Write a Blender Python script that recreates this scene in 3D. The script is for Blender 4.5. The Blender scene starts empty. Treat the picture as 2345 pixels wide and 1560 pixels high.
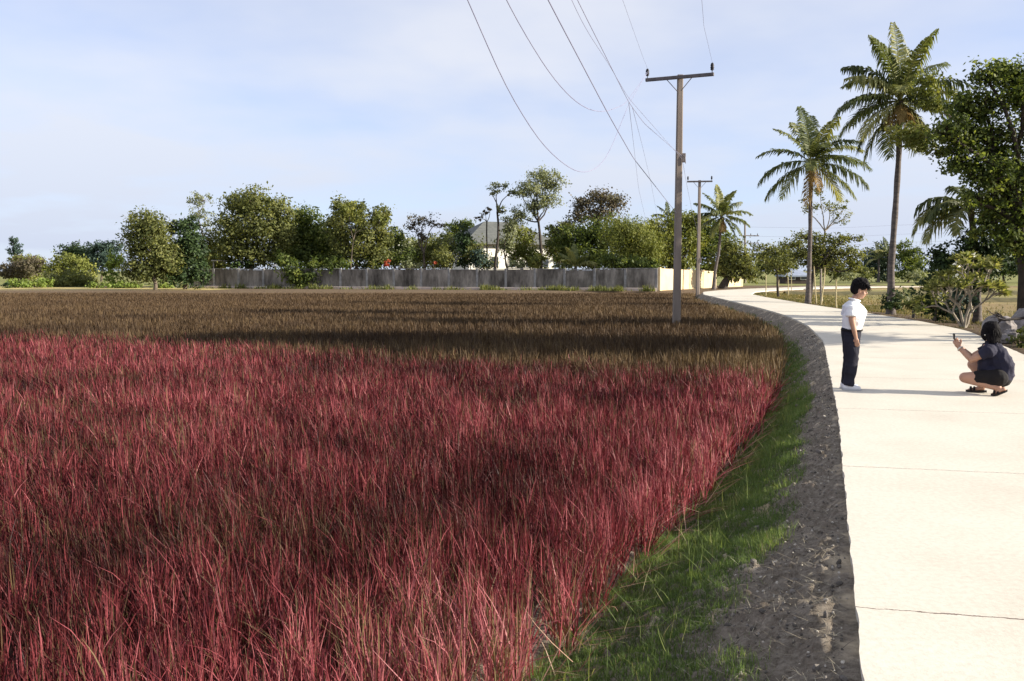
import bpy, math, random
import numpy as np
from mathutils import Vector, Matrix

# ------------------------------------------------------------------ basics
sc = bpy.context.scene
COL = sc.collection
R = math.radians
F, CX, CY = 2000.0, 1172.5, 780.0          # focal length and centre of the photo, in its pixels
PITCH = math.atan(160 / F)
CAMZ = 1.57
SUN_EL, SUN_AZ = R(21), math.atan2(-0.20, 1.0)   # sun low on the right, a little behind the camera

def ray(px, py):
    u, v = (px - CX) / F, (CY - py) / F
    c, s = math.cos(PITCH), math.sin(PITCH)
    return np.array((u, c + v * s, -s + v * c))

def at(px, py, d):
    r = ray(px, py)
    return np.array((0, 0, CAMZ)) + r * (d / r[1])

def ground(px, py, z=0.0):
    r = ray(px, py)
    return np.array((0, 0, CAMZ)) + r * ((z - CAMZ) / r[2])

def tag(o, label=None, cat=None, group=None, kind=None):
    if label: o['label'] = label
    if cat: o['category'] = cat
    if group: o['group'] = group
    if kind: o['kind'] = kind
    return o

def empty(name, loc, label, cat, group=None):
    o = bpy.data.objects.new(name, None)
    o.location = [float(c) for c in loc]
    o.empty_display_size = 0.2
    COL.objects.link(o)
    return tag(o, label, cat, group)

class MB:
    """collects geometry in numpy chunks"""
    def __init__(self):
        self.v, self.f, self.t, self.n = [], [], [], 0
    def add(self, verts, faces, tint=0.5):
        verts = np.asarray(verts, dtype=np.float64).reshape(-1, 3)
        if isinstance(faces, np.ndarray):
            faces = [faces]
        else:
            by = {}
            for fc in faces: by.setdefault(len(fc), []).append(fc)
            faces = [np.array(x, dtype=np.int64) for x in by.values()]
        for fa in faces: self.f.append(fa + self.n)
        t = np.full(len(verts), tint, dtype=np.float32) if np.isscalar(tint) else np.asarray(tint, dtype=np.float32)
        self.v.append(verts); self.t.append(t); self.n += len(verts)
    def tube(self, pts, rad, k=6, tint=0.5, cap=True):
        pts = np.asarray(pts, float); n = len(pts)
        rad = np.full(n, rad, float) if np.isscalar(rad) else np.asarray(rad, float)
        tan = np.gradient(pts, axis=0); tan /= (np.linalg.norm(tan, axis=1, keepdims=True) + 1e-9)
        ref = np.array((0.0, 0.0, 1.0)) if abs(tan[:, 2]).mean() < 0.8 else np.array((1.0, 0.0, 0.0))
        a = np.cross(tan, ref); a /= (np.linalg.norm(a, axis=1, keepdims=True) + 1e-9)
        b = np.cross(tan, a)
        an = np.arange(k) * 2 * math.pi / k
        vv = pts[:, None, :] + rad[:, None, None] * (a[:, None, :] * np.cos(an)[None, :, None] + b[:, None, :] * np.sin(an)[None, :, None])
        i, j = np.meshgrid(np.arange(n - 1), np.arange(k), indexing='ij')
        q = np.stack([i * k + j, i * k + (j + 1) % k, (i + 1) * k + (j + 1) % k, (i + 1) * k + j], -1).reshape(-1, 4)
        fs = [q]
        if cap:
            fs.append(np.arange(k)[None, :]); fs.append(np.arange((n - 1) * k, n * k)[::-1][None, :])
        base = self.n
        vv = vv.reshape(-1, 3)
        for fa in fs: self.f.append(fa + base)
        self.v.append(vv); self.t.append(np.full(len(vv), tint, np.float32)); self.n += len(vv)
    def box(self, c, s, rz=0.0, tint=0.5, bev=0.0):
        sx, sy, sz = s[0] / 2, s[1] / 2, s[2] / 2
        b = min(bev, sx * .9, sy * .9, sz * .9)
        if b <= 0:
            vs = [(x * sx, y * sy, z * sz) for z in (-1, 1) for x, y in ((-1, -1), (1, -1), (1, 1), (-1, 1))]
            fs = [(3, 2, 1, 0), (4, 5, 6, 7), (0, 1, 5, 4), (1, 2, 6, 5), (2, 3, 7, 6), (3, 0, 4, 7)]
        else:
            vs, fs = [], []
            prof = [(-sz, b), (-sz + b, 0), (sz - b, 0), (sz, b)]
            for z, ins in prof:
                X, Y = sx - ins, sy - ins
                for x, y in ((-X + b, -Y), (X - b, -Y), (X, -Y + b), (X, Y - b), (X - b, Y), (-X + b, Y), (-X, Y - b), (-X, -Y + b)):
                    vs.append((x, y, z))
            for r in range(3):
                for k in range(8):
                    fs.append((r * 8 + k, r * 8 + (k + 1) % 8, r * 8 + 8 + (k + 1) % 8, r * 8 + 8 + k))
            fs.append(tuple(range(7, -1, -1))); fs.append(tuple(range(24, 32)))
        vs = np.array(vs); ca, sa = math.cos(rz), math.sin(rz)
        vs = np.stack([vs[:, 0] * ca - vs[:, 1] * sa, vs[:, 0] * sa + vs[:, 1] * ca, vs[:, 2]], 1) + np.asarray(c, float)
        self.add(vs, fs, tint)
    def ball(self, c, r, seg=10, rings=7, rot=None, tint=0.5):
        r = np.full(3, r, float) if np.isscalar(r) else np.asarray(r, float)
        vs = [(0, 0, 1)]
        for i in range(1, rings):
            th = math.pi * i / rings
            for j in range(seg):
                ph = 2 * math.pi * j / seg
                vs.append((math.sin(th) * math.cos(ph), math.sin(th) * math.sin(ph), math.cos(th)))
        vs.append((0, 0, -1))
        fs = [(0, 1 + j, 1 + (j + 1) % seg) for j in range(seg)]
        for i in range(rings - 2):
            for j in range(seg):
                a, b_ = 1 + i * seg + j, 1 + i * seg + (j + 1) % seg
                fs.append((a, a + seg, b_ + seg, b_))
        L = len(vs) - 1
        fs += [(L, L - seg + (j + 1) % seg, L - seg + j) for j in range(seg)]
        vs = np.array(vs) * r
        if rot is not None: vs = vs @ np.array(rot).T
        self.add(vs + np.asarray(c, float), fs, tint)
    def chain(self, pts, rad, k=12):
        """tapered limb: balls at the joints, cones between"""
        pts = np.asarray(pts, float)
        P, Q = [], []
        for i in range(len(pts) - 1):
            n = 4
            for a in range(n):
                P.append(pts[i] + (pts[i + 1] - pts[i]) * a / n); Q.append(rad[i] + (rad[i + 1] - rad[i]) * a / n)
        P.append(pts[-1]); Q.append(rad[-1])
        self.tube(P, Q, k)
        for p, r in zip(pts, rad): self.ball(p, r, 12, 8)
    def loft(self, rings, k=20):
        """rings: (x, y, z, rx, ry) level ellipses, capped flat"""
        vs, fs = [], []
        an = np.arange(k) * 2 * math.pi / k
        for (x, y, z, rx, ry) in rings:
            vs.append(np.stack([x + rx * np.cos(an), y + ry * np.sin(an), np.full(k, z)], 1))
        n = len(rings)
        for i in range(n - 1):
            for j in range(k): fs.append((i * k + j, i * k + (j + 1) % k, (i + 1) * k + (j + 1) % k, (i + 1) * k + j))
        fs.append(tuple(range(k - 1, -1, -1))); fs.append(tuple(range((n - 1) * k, n * k)))
        self.add(np.concatenate(vs), fs)
    def mesh(self, name, offset=None):
        v = np.concatenate(self.v).astype(np.float32); t = np.concatenate(self.t)
        if offset is not None: v = v - np.asarray(offset, np.float32)
        me = bpy.data.meshes.new(name)
        me.vertices.add(len(v)); me.vertices.foreach_set('co', v.ravel())
        tot = np.concatenate([np.full(len(f), f.shape[1], np.int32) for f in self.f])
        idx = np.concatenate([f.ravel() for f in self.f]).astype(np.int32)
        me.loops.add(len(idx)); me.loops.foreach_set('vertex_index', idx)
        me.polygons.add(len(tot))
        st = np.concatenate(([0], np.cumsum(tot)[:-1])).astype(np.int32)
        me.polygons.foreach_set('loop_start', st)
        try: me.polygons.foreach_set('loop_total', tot)
        except Exception: pass
        at_ = me.attributes.new('tint', 'FLOAT', 'POINT'); at_.data.foreach_set('value', t)
        me.update(calc_edges=True); me.validate()
        return me
    def build(self, name, m, parent=None, smooth=False, world=True):
        """verts are given in world space; a child is moved into its parent's space"""
        off = parent['_o'] if (parent is not None and '_o' in parent) else None
        if parent is not None and off is None:
            off = list(parent.location)
        me = self.mesh(name, off if world else None)
        me.materials.append(m)
        me.polygons.foreach_set('use_smooth', np.full(len(me.polygons), bool(smooth)))
        o = bpy.data.objects.new(name, me); COL.objects.link(o)
        if parent is not None:
            o.parent = parent
        return o

def reset_sub(o, root):
    """sub-parts built under a part sit in the same space as the part"""
    return o

def sub(mb, name, m, part, root, smooth=False):
    me = mb.mesh(name, list(root.location)); me.materials.append(m)
    me.polygons.foreach_set('use_smooth', np.full(len(me.polygons), bool(smooth)))
    o = bpy.data.objects.new(name, me); COL.objects.link(o); o.parent = part
    return o

def fuse(o, voxel, smooth=6, fac=0.5, fold=0.0):
    """union of the overlapping pieces of a mesh into one continuous skin"""
    m = o.modifiers.new('r', 'REMESH'); m.mode = 'VOXEL'; m.voxel_size = voxel
    s = o.modifiers.new('s', 'SMOOTH'); s.iterations = smooth; s.factor = fac
    dg = bpy.context.evaluated_depsgraph_get()
    dg.update()
    me = bpy.data.meshes.new_from_object(o.evaluated_get(dg))
    mats = [x for x in o.data.materials]
    old = o.data; o.modifiers.clear(); o.data = me; bpy.data.meshes.remove(old)
    me.materials.clear()
    for x in mats: me.materials.append(x)
    if fold:
        n = len(me.vertices); c = np.empty(n * 3, np.float32); me.vertices.foreach_get('co', c); c = c.reshape(-1, 3).astype(float)
        nn = np.empty(n * 3, np.float32); me.vertex_normals.foreach_get('vector', nn); nn = nn.reshape(-1, 3)
        a_ = c[:, 0] + c[:, 1] * .8
        f1 = 1 - np.abs(2 * fbm(a_ * 5 + c[:, 2] * 4 + 40, c[:, 2] * 9 - a_ * 3 + 40, 61, 2) - 1)
        f2 = fbm(a_ * 26 + 90, c[:, 2] * 20 + 90, 65, 2)
        c += nn * ((f1 - .75) * fold * 1.3 + (f2 - .5) * fold * .15)[:, None]
        me.vertices.foreach_set('co', c.astype(np.float32).ravel()); me.update()
    me.polygons.foreach_set('use_smooth', np.ones(len(me.polygons), bool))
    return o

# value noise -----------------------------------------------------------
def _h(i, j, s):
    n = (i * 374761393 + j * 668265263 + s * 1442695041) & 0xffffffff
    n = ((n ^ (n >> 13)) * 1274126177) & 0xffffffff
    return ((n ^ (n >> 16)) & 0xffff) / 65535.0
def vn(x, y, s=0):
    x = np.asarray(x, float); y = np.asarray(y, float)
    i, j = np.floor(x).astype(np.int64), np.floor(y).astype(np.int64)
    u, v = x - i, y - j
    u, v = u * u * (3 - 2 * u), v * v * (3 - 2 * v)
    return (_h(i, j, s) * (1 - u) + _h(i + 1, j, s) * u) * (1 - v) + (_h(i, j + 1, s) * (1 - u) + _h(i + 1, j + 1, s) * u) * v
def fbm(x, y, s=0, o=4):
    r, a, t = 0, 0.5, 0
    for k in range(o):
        r = r + a * vn(x * 2 ** k, y * 2 ** k, s + k); t += a; a *= 0.5
    return r / t

# ------------------------------------------------------------------ materials
def newmat(name):
    m = bpy.data.materials.new(name); m.use_nodes = True
    nt = m.node_tree; nt.nodes.clear()
    out = nt.nodes.new('ShaderNodeOutputMaterial')
    return m, nt, out
def nd(nt, typ, **kw):
    n = nt.nodes.new(typ)
    for k, v in kw.items():
        if k.startswith('i_'): n.inputs[k[2:].replace('_', ' ')].default_value = v
        else: setattr(n, k, v)
    return n
def rgb(c): return (c[0], c[1], c[2], 1.0)
def ramp(nt, stops, fac):
    r = nt.nodes.new('ShaderNodeValToRGB'); e = r.color_ramp.elements
    while len(e) < len(stops): e.new(0.5)
    for k, (p, c) in enumerate(stops): e[k].position = p; e[k].color = rgb(c)
    nt.links.new(fac, r.inputs[0]); return r.outputs[0]
def coords(nt, obj=True):
    g = nt.nodes.new('ShaderNodeNewGeometry'); return g.outputs['Position']
def noise(nt, vec, scale, detail=4, rough=0.55):
    n = nt.nodes.new('ShaderNodeTexNoise'); n.inputs['Scale'].default_value = scale
    n.inputs['Detail'].default_value = detail; n.inputs['Roughness'].default_value = rough
    nt.links.new(vec, n.inputs['Vector']); return n.outputs[0]

def pmat(name, a, b=None, scale=3.0, rough=0.8, bump=0.0, bscale=20.0, metal=0.0, spec=0.3, stretch=None, lo=.35, hi=.65):
    m, nt, out = newmat(name)
    p = nd(nt, 'ShaderNodeBsdfPrincipled'); p.inputs['Roughness'].default_value = rough
    p.inputs['Metallic'].default_value = metal; p.inputs['Specular IOR Level'].default_value = spec
    vec = coords(nt)
    if stretch:
        mp = nt.nodes.new('ShaderNodeMapping'); mp.inputs['Scale'].default_value = stretch
        nt.links.new(vec, mp.inputs[0]); vec = mp.outputs[0]
    if b is None: b = tuple(c * .75 for c in a)
    nt.links.new(ramp(nt, [(lo, a), (hi, b)], noise(nt, vec, scale, 6)), p.inputs['Base Color'])
    if bump:
        bp = nt.nodes.new('ShaderNodeBump'); bp.inputs['Strength'].default_value = bump; bp.inputs['Distance'].default_value = 0.02
        nt.links.new(noise(nt, vec, bscale, 5), bp.inputs['Height']); nt.links.new(bp.outputs[0], p.inputs['Normal'])
    nt.links.new(p.outputs[0], out.inputs[0])
    return m

def leafmat(name, stops, trans=0.3, rough=0.5, tcol=(1.15, 1.12, .5), spec=.14):
    """colour of each leaf comes from its own 'tint'"""
    m, nt, out = newmat(name)
    a = nt.nodes.new('ShaderNodeAttribute'); a.attribute_name = 'tint'
    c = ramp(nt, stops, a.outputs['Fac'])
    p = nd(nt, 'ShaderNodeBsdfPrincipled'); p.inputs['Roughness'].default_value = rough; p.inputs['Specular IOR Level'].default_value = spec
    nt.links.new(c, p.inputs['Base Color'])
    if trans:
        t = nt.nodes.new('ShaderNodeBsdfTranslucent')
        mx = nt.nodes.new('ShaderNodeMix'); mx.data_type = 'RGBA'; mx.blend_type = 'MULTIPLY'; mx.inputs[0].default_value = 1
        nt.links.new(c, mx.inputs[6]); mx.inputs[7].default_value = rgb(tcol)
        nt.links.new(mx.outputs[2], t.inputs[0])
        ms = nt.nodes.new('ShaderNodeMixShader'); ms.inputs[0].default_value = trans
        nt.links.new(p.outputs[0], ms.inputs[1]); nt.links.new(t.outputs[0], ms.inputs[2]); nt.links.new(ms.outputs[0], out.inputs[0])
    else:
        nt.links.new(p.outputs[0], out.inputs[0])
    return m

G = {}
G['mid'] = leafmat('leaf_mid', [(0, (.06, .076, .026)), (.5, (.135, .15, .05)), (1, (.26, .265, .09))], .4)
G['yellow'] = leafmat('leaf_yellowgreen', [(0, (0.075, 0.09, 0.0225)), (.5, (0.165, 0.1875, 0.045)), (1, (0.3, 0.3, 0.0825))])
G['dark'] = leafmat('leaf_dark', [(0, (0.018, 0.033, 0.015)), (.5, (0.0375, 0.063, 0.024)), (1, (0.075, 0.1125, 0.0375))], .2)
G['blue'] = leafmat('leaf_bluish', [(0, (0.03, 0.0525, 0.045)), (.5, (0.0525, 0.0825, 0.0675)), (1, (0.09, 0.1275, 0.09))], .2)
G['pale'] = leafmat('leaf_pale', [(0, (0.115, 0.138, 0.069)), (.5, (0.2185, 0.2415, 0.1265)), (1, (0.345, 0.3565, 0.207))], .3)
G['brown'] = leafmat('leaf_brownish', [(0, (0.065, 0.052, 0.0364)), (.5, (0.117, 0.0975, 0.065)), (1, (0.169, 0.156, 0.091))], .25)
G['bright'] = leafmat('leaf_bright', [(0, (0.099, 0.143, 0.0275)), (.5, (0.187, 0.253, 0.055)), (1, (0.308, 0.374, 0.099))], .35)
G['deep'] = leafmat('leaf_deep', [(0, (.034, .053, .017)), (.5, (.095, .13, .037)), (1, (.27, .31, .085))], .5)
G['palm'] = leafmat('leaf_palm', [(0, (.04, .054, .026)), (.5, (.125, .15, .055)), (1, (.36, .35, .14))], .35, .45)
G['palmdry'] = leafmat('leaf_palm_dry', [(0, (.2, .13, .045)), (1, (.38, .27, .1))], .3, .6, (1.1, .9, .5))
G['red'] = leafmat('flower_red', [(0, (.34, .06, .035)), (1, (.5, .13, .06))], .2, .6, (1.2, .6, .5))
G['white'] = leafmat('flower_white', [(0, (.7, .7, .62)), (1, (.85, .85, .78))], .2, .6, (1, 1, 1))
BARK = pmat('bark', (.16, .125, .095), (.08, .065, .05), 4, .9, .6, 25)
BARKD = pmat('bark_dark', (.07, .055, .045), (.035, .03, .025), 4, .9, .6, 25)
BARKP = pmat('bark_pale', (.34, .3, .24), (.22, .19, .15), 6, .85, .4, 25)
PALMT = pmat('palm_trunk', (.15, .125, .11), (.08, .07, .068), 3, .9, .8, 6, stretch=(1, 1, 4))

# ------------------------------------------------------------------ lie of the land
_l = [(1920, 950), (1897, 835), (1886, 780), (1850, 745), (1800, 722), (1740, 705)]
LP = [(-1.9, -6.0), (0.22, 0.0), (1.37, 3.3)] + [tuple(ground(x, y)[:2]) for x, y in _l] + [(12.1, 52), (12.7, 58), (14.2, 65), (17, 71), (21, 77), (29, 86), (36, 90), (50, 97)]
_r = [(2345, 812), (2215, 757), (2110, 736), (1960, 713), (1840, 695)]
RP = [(1.5, -6.0), (3.65, 0.0), (6.0, 6.6)] + [tuple(ground(x, y)[:2]) for x, y in _r] + [(15.1, 52), (16.1, 59), (18.4, 66), (22, 72), (27, 77.5), (36, 85), (52, 93), (80, 100)]
YS = np.arange(-6, 96.01, 0.1)
def _smooth(P, w=41):
    P = np.array(P); x = np.interp(YS, P[:, 1], P[:, 0])
    k = np.hanning(w); k /= k.sum()
    xp = np.concatenate([2 * x[0] - x[1:w // 2 + 1][::-1], x, 2 * x[-1] - x[-w // 2:-1][::-1]])
    return np.convolve(xp, k, 'valid')[:len(YS)]
XLs, XRs = _smooth(LP), _smooth(RP)
def XL(y): return np.interp(y, YS, XLs)
def XR(y): return np.interp(y, YS, XRs)
_dL = np.gradient(XLs, YS)
def cosL(y): return 1 / np.sqrt(1 + np.interp(y, YS, _dL) ** 2)
def offL(x, y): return (XL(y) - x) * cosL(y)          # metres out from the left road edge towards the crop
def offR(x, y): return (x - XR(y)) * cosL(y)
SOIL = -0.55
def bank_w(y): return np.interp(y, [0, 4, 7, 11, 15, 90], [1.6, 1.42, 1.15, .85, .72, .72])   # where the crop starts
def bank_z(t, y):
    w = bank_w(y)
    return np.interp(t / w, [0, .05, .42, .8, 1.0, 1.3], [-.05, -.06, -.25, -.46, SOIL + .03, SOIL])

def sstep(a, b, x):
    u = np.clip((x - a) / (b - a), 0, 1); return u * u * (3 - 2 * u)

def hground(x, y):
    t = offL(x, y); tr = offR(x, y)
    inroad = y < 95
    z = np.full_like(x, -0.02)
    left = bank_z(np.maximum(t, 0), y) - 0.12 * sstep(3.0, 1.2, t)
    right = -0.06 - 0.16 * sstep(.3, 3.5, tr)
    z = np.where(t > 0, left, np.where(tr > 0, right, -0.3))
    far = sstep(67.5, 70.5, y + 0.0)                      # the compound and far land lie at road level
    z = np.where(t > 0, z * (1 - far) + (-0.02) * far, z)
    z = np.where(y > 94, -0.12, z)
    z = z + (fbm(x * .35, y * .35, 5) - .5) * .08 * (np.abs(t) > 1.5) * (tr > .6)
    return z

def gridmesh(xs, ys, fz):
    X, Y = np.meshgrid(xs, ys); Z = fz(X, Y)
    n, m_ = X.shape
    v = np.stack([X, Y, Z], -1).reshape(-1, 3)
    i, j = np.meshgrid(np.arange(n - 1), np.arange(m_ - 1), indexing='ij')
    q = np.stack([i * m_ + j, i * m_ + j + 1, (i + 1) * m_ + j + 1, (i + 1) * m_ + j], -1).reshape(-1, 4)
    return v, q

# ground sheet
def ground_material():
    m, nt, out = newmat('ground')
    p = nd(nt, 'ShaderNodeBsdfPrincipled'); p.inputs['Roughness'].default_value = .95; p.inputs['Specular IOR Level'].default_value = .1
    vec = coords(nt)
    a = nt.nodes.new('ShaderNodeAttribute'); a.attribute_name = 'tint'
    n1 = noise(nt, vec, .35, 8, .65); n2 = noise(nt, vec, 6, 6, .7)
    soil = ramp(nt, [(.35, (.06, .045, .035)), (.65, (.1, .075, .055))], n2)
    dry = ramp(nt, [(.3, (.27, .2, .09)), (.5, (.33, .25, .12)), (.7, (.24, .22, .09))], n1)
    grn = ramp(nt, [(.3, (.17, .18, .06)), (.5, (.24, .24, .09)), (.7, (.15, .17, .05))], n1)
    litter = ramp(nt, [(.35, (.09, .065, .045)), (.5, (.17, .12, .08)), (.7, (.12, .1, .05))], n2)
    straw = ramp(nt, [(.3, (.45, .36, .15)), (.7, (.55, .45, .2))], n1)
    cur = soil
    for lo, hi, c in ((.1, .2, litter), (.3, .4, dry), (.5, .6, grn), (.72, .8, straw)):
        mr = nt.nodes.new('ShaderNodeMapRange'); mr.inputs[1].default_value = lo; mr.inputs[2].default_value = hi
        nt.links.new(a.outputs['Fac'], mr.inputs[0])
        mx = nt.nodes.new('ShaderNodeMix'); mx.data_type = 'RGBA'
        nt.links.new(mr.outputs[0], mx.inputs[0]); nt.links.new(cur, mx.inputs[6]); nt.links.new(c, mx.inputs[7]); cur = mx.outputs[2]
    mx = nt.nodes.new('ShaderNodeMix'); mx.data_type = 'RGBA'; mx.blend_type = 'MULTIPLY'; mx.inputs[0].default_value = .6
    nt.links.new(cur, mx.inputs[6]); nt.links.new(ramp(nt, [(.3, (.55, .55, .55)), (.7, (1.1, 1.1, 1.1))], n2), mx.inputs[7])
    nt.links.new(mx.outputs[2], p.inputs['Base Color'])
    bp = nt.nodes.new('ShaderNodeBump'); bp.inputs['Strength'].default_value = .7; bp.inputs['Distance'].default_value = .06
    nt.links.new(n2, bp.inputs['Height']); nt.links.new(bp.outputs[0], p.inputs['Normal'])
    nt.links.new(p.outputs[0], out.inputs[0])
    return m
xs = np.concatenate([-np.geomspace(60, 1500, 14)[::-1], np.arange(-59, -8, 1.0), np.arange(-8, 34, .3), np.arange(34, 60, 1.0), np.geomspace(60, 1500, 14)])
ys = np.concatenate([-np.geomspace(6, 200, 8)[::-1], np.arange(-5.5, 96, .4), np.geomspace(97, 2500, 22)])
v, q = gridmesh(xs, ys, hground)
x, y = v[:, 0], v[:, 1]
t, tr = offL(x, y), offR(x, y)
fn = fbm(x * .15, y * .15, 9)
ti = np.where((t > 0) & (y < 68), 0.0, np.where((t > 0), .25 + .05 * fn, 0.0))
ti = np.where((tr > 0), .17 + .2 * sstep(1.5, 3.5, tr + (fn - .5) * 4) + .18 * sstep(46, 54, y + (fn - .5) * 8), ti)
ti = np.where((y > 72) & (x < -24), .8 - .25 * sstep(82, 88, y + (fn - .5) * 6), ti)
ti = np.where(y > 96, .6, ti)
mb = MB(); mb.add(v, q, ti)
tag(mb.build('ground', ground_material(), smooth=True), kind='structure')

# road slab
def road_material():
    m, nt, out = newmat('road_concrete')
    p = nd(nt, 'ShaderNodeBsdfPrincipled'); p.inputs['Roughness'].default_value = .8; p.inputs['Specular IOR Level'].default_value = .25
    vec = coords(nt)
    base = ramp(nt, [(.3, (.565, .52, .44)), (.5, (.62, .575, .49)), (.7, (.66, .615, .53))], noise(nt, vec, .9, 8, .6))
    fine = ramp(nt, [(.25, (.8, .8, .79)), (.6, (1, 1, 1))], noise(nt, vec, 28, 6, .7))
    mx = nt.nodes.new('ShaderNodeMix'); mx.data_type = 'RGBA'; mx.blend_type = 'MULTIPLY'; mx.inputs[0].default_value = 1
    nt.links.new(base, mx.inputs[6]); nt.links.new(fine, mx.inputs[7])
    # joints between slabs, ragged
    a = nt.nodes.new('ShaderNodeAttribute'); a.attribute_name = 'tint'
    w = nd(nt, 'ShaderNodeMath', operation='MULTIPLY'); w.inputs[1].default_value = .05; nt.links.new(noise(nt, vec, 9, 5, .7), w.inputs[0])
    s = nd(nt, 'ShaderNodeMath', operation='ADD'); nt.links.new(a.outputs['Fac'], s.inputs[0]); nt.links.new(w.outputs[0], s.inputs[1])
    fr = nd(nt, 'ShaderNodeMath', operation='PINGPONG'); fr.inputs[1].default_value = 1.575; nt.links.new(s.outputs[0], fr.inputs[0])
    th = nd(nt, 'ShaderNodeMath', operation='MULTIPLY'); th.inputs[1].default_value = .011; nt.links.new(noise(nt, vec, 5, 4, .8), th.inputs[0])
    cr = nd(nt, 'ShaderNodeMath', operation='LESS_THAN'); nt.links.new(fr.outputs[0], cr.inputs[0]); nt.links.new(th.outputs[0], cr.inputs[1])
    m2 = nt.nodes.new('ShaderNodeMix'); m2.data_type = 'RGBA'; m2.inputs[7].default_value = (.16, .12, .1, 1)
    nt.links.new(cr.outputs[0], m2.inputs[0]); nt.links.new(mx.outputs[2], m2.inputs[6])
    nt.links.new(m2.outputs[2], p.inputs['Base Color'])
    bp = nt.nodes.new('ShaderNodeBump'); bp.inputs['Strength'].default_value = .15; bp.inputs['Distance'].default_value = .01
    nt.links.new(noise(nt, vec, 60, 4, .7), bp.inputs['Height']); nt.links.new(bp.outputs[0], p.inputs['Normal'])
    nt.links.new(p.outputs[0], out.inputs[0])
    return m
ry = np.concatenate([np.arange(-5.5, 12, .05), np.arange(12, 88, .2)])
sl = np.cumsum(np.concatenate(([0], np.hypot(np.diff(ry), np.diff(XL(ry))))))
s0 = np.interp(4.0, ry, sl)
cols = np.linspace(0, 1, 9)
edge = (fbm(ry * 5, ry * 0, 3) - .5) * .03
rows, att = [], []
for k in range(len(cols) + 2):
    c = 0 if k == 0 else (1 if k == len(cols) + 1 else cols[k - 1])
    xx = XL(ry) * (1 - c) + XR(ry) * c
    if k <= 1: xx = xx + edge
    if k >= len(cols): xx = xx + edge[::-1]
    if k == 0: xx = xx + .012
    zz = np.full_like(ry, -.16 if k in (0, len(cols) + 1) else 0.0)
    rows.append(np.stack([xx, ry, zz], 1))
    tx = np.interp(ry, YS, _dL)
    att.append(sl - s0 + (xx - XL(ry)) * tx / np.sqrt(1 + tx ** 2) * .62)
v = np.stack(rows, 1); n, m_ = v.shape[:2]
i, j = np.meshgrid(np.arange(n - 1), np.arange(m_ - 1), indexing='ij')
q = np.stack([i * m_ + j, i * m_ + j + 1, (i + 1) * m_ + j + 1, (i + 1) * m_ + j], -1).reshape(-1, 4)
mb = MB(); mb.add(v.reshape(-1, 3), q, np.stack(att, 1).ravel())
tag(mb.build('road', road_material()), kind='structure')

# earth bank beside the road
def bank_material():
    m, nt, out = newmat('bank_earth')
    p = nd(nt, 'ShaderNodeBsdfPrincipled'); p.inputs['Roughness'].default_value = .95; p.inputs['Specular IOR Level'].default_value = .15
    vec = coords(nt)
    n1, n2, n3 = noise(nt, vec, 2.2, 8, .7), noise(nt, vec, 22, 8, .75), noise(nt, vec, .9, 3, .5)
    c1 = ramp(nt, [(.3, (.13, .105, .08)), (.48, (.36, .30, .235)), (.66, (.56, .485, .39))], n2)
    c2 = ramp(nt, [(.56, (.4, .4, .4)), (.6, (.9, .9, .9)), (.66, (1.5, 1.4, 1.15))], n1)
    mx = nt.nodes.new('ShaderNodeMix'); mx.data_type = 'RGBA'; mx.blend_type = 'MULTIPLY'; mx.inputs[0].default_value = .75
    nt.links.new(c1, mx.inputs[6]); nt.links.new(c2, mx.inputs[7])
    sn = noise(nt, vec, 1.5, 5, .65); fa = nt.nodes.new('ShaderNodeAttribute'); fa.attribute_name = 'tint'
    sb = nd(nt, 'ShaderNodeMath', operation='MULTIPLY'); sb.inputs[1].default_value = .55; nt.links.new(fa.outputs['Fac'], sb.inputs[0])
    sx = nd(nt, 'ShaderNodeMath', operation='SUBTRACT'); nt.links.new(sn, sx.inputs[0]); nt.links.new(sb.outputs[0], sx.inputs[1])
    sandm = ramp(nt, [(.50, (0, 0, 0)), (.60, (1, 1, 1))], sx.outputs[0])
    m2 = nt.nodes.new('ShaderNodeMix'); m2.data_type = 'RGBA'; m2.inputs[7].default_value = (.52, .43, .31, 1)
    nt.links.new(sandm, m2.inputs[0]); nt.links.new(mx.outputs[2], m2.inputs[6])
    nt.links.new(m2.outputs[2], p.inputs['Base Color'])
    bp = nt.nodes.new('ShaderNodeBump'); bp.inputs['Strength'].default_value = .9; bp.inputs['Distance'].default_value = .03
    nt.links.new(noise(nt, vec, 35, 6, .75), bp.inputs['Height']); nt.links.new(bp.outputs[0], p.inputs['Normal'])
    nt.links.new(p.outputs[0], out.inputs[0])
    return m
by = np.concatenate([np.arange(-4, 9, .025), np.arange(9, 20, .05), np.arange(20, 66, .15)])
tf = np.concatenate([[-.06], np.linspace(0, 1.35, 58)])
Yg, Tg = np.meshgrid(by, tf, indexing='ij')
W = bank_w(Yg); T = Tg * W
Z = bank_z(T, Yg)
dX = np.interp(Yg, YS, _dL); cc = 1 / np.sqrt(1 + dX ** 2)
Xg = XL(Yg) - T * cc; Yq = Yg + T * dX * cc
amp = np.clip(T / .12, 0, 1)
Z = Z + amp * ((fbm(Xg * 2.2, Yq * 2.2, 21) - .5) * .13 + (fbm(Xg * 9, Yq * 9, 22) - .5) * .075 + np.maximum(0, fbm(Xg * 20, Yq * 20, 23, 2) - .55) * .13)
Z = np.where(T < .01, np.minimum(Z, -.05), Z)
n, m_ = Z.shape
i, j = np.meshgrid(np.arange(n - 1), np.arange(m_ - 1), indexing='ij')
q = np.stack([i * m_ + j, i * m_ + j + 1, (i + 1) * m_ + j + 1, (i + 1) * m_ + j], -1).reshape(-1, 4)
mb = MB(); mb.add(np.stack([Xg, Yq, Z], -1).reshape(-1, 3), q, (T / W).ravel())
tag(mb.build('terrain', bank_material(), smooth=True), kind='structure')
BK = (Xg, Yq, Z, T / W, by)
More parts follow.
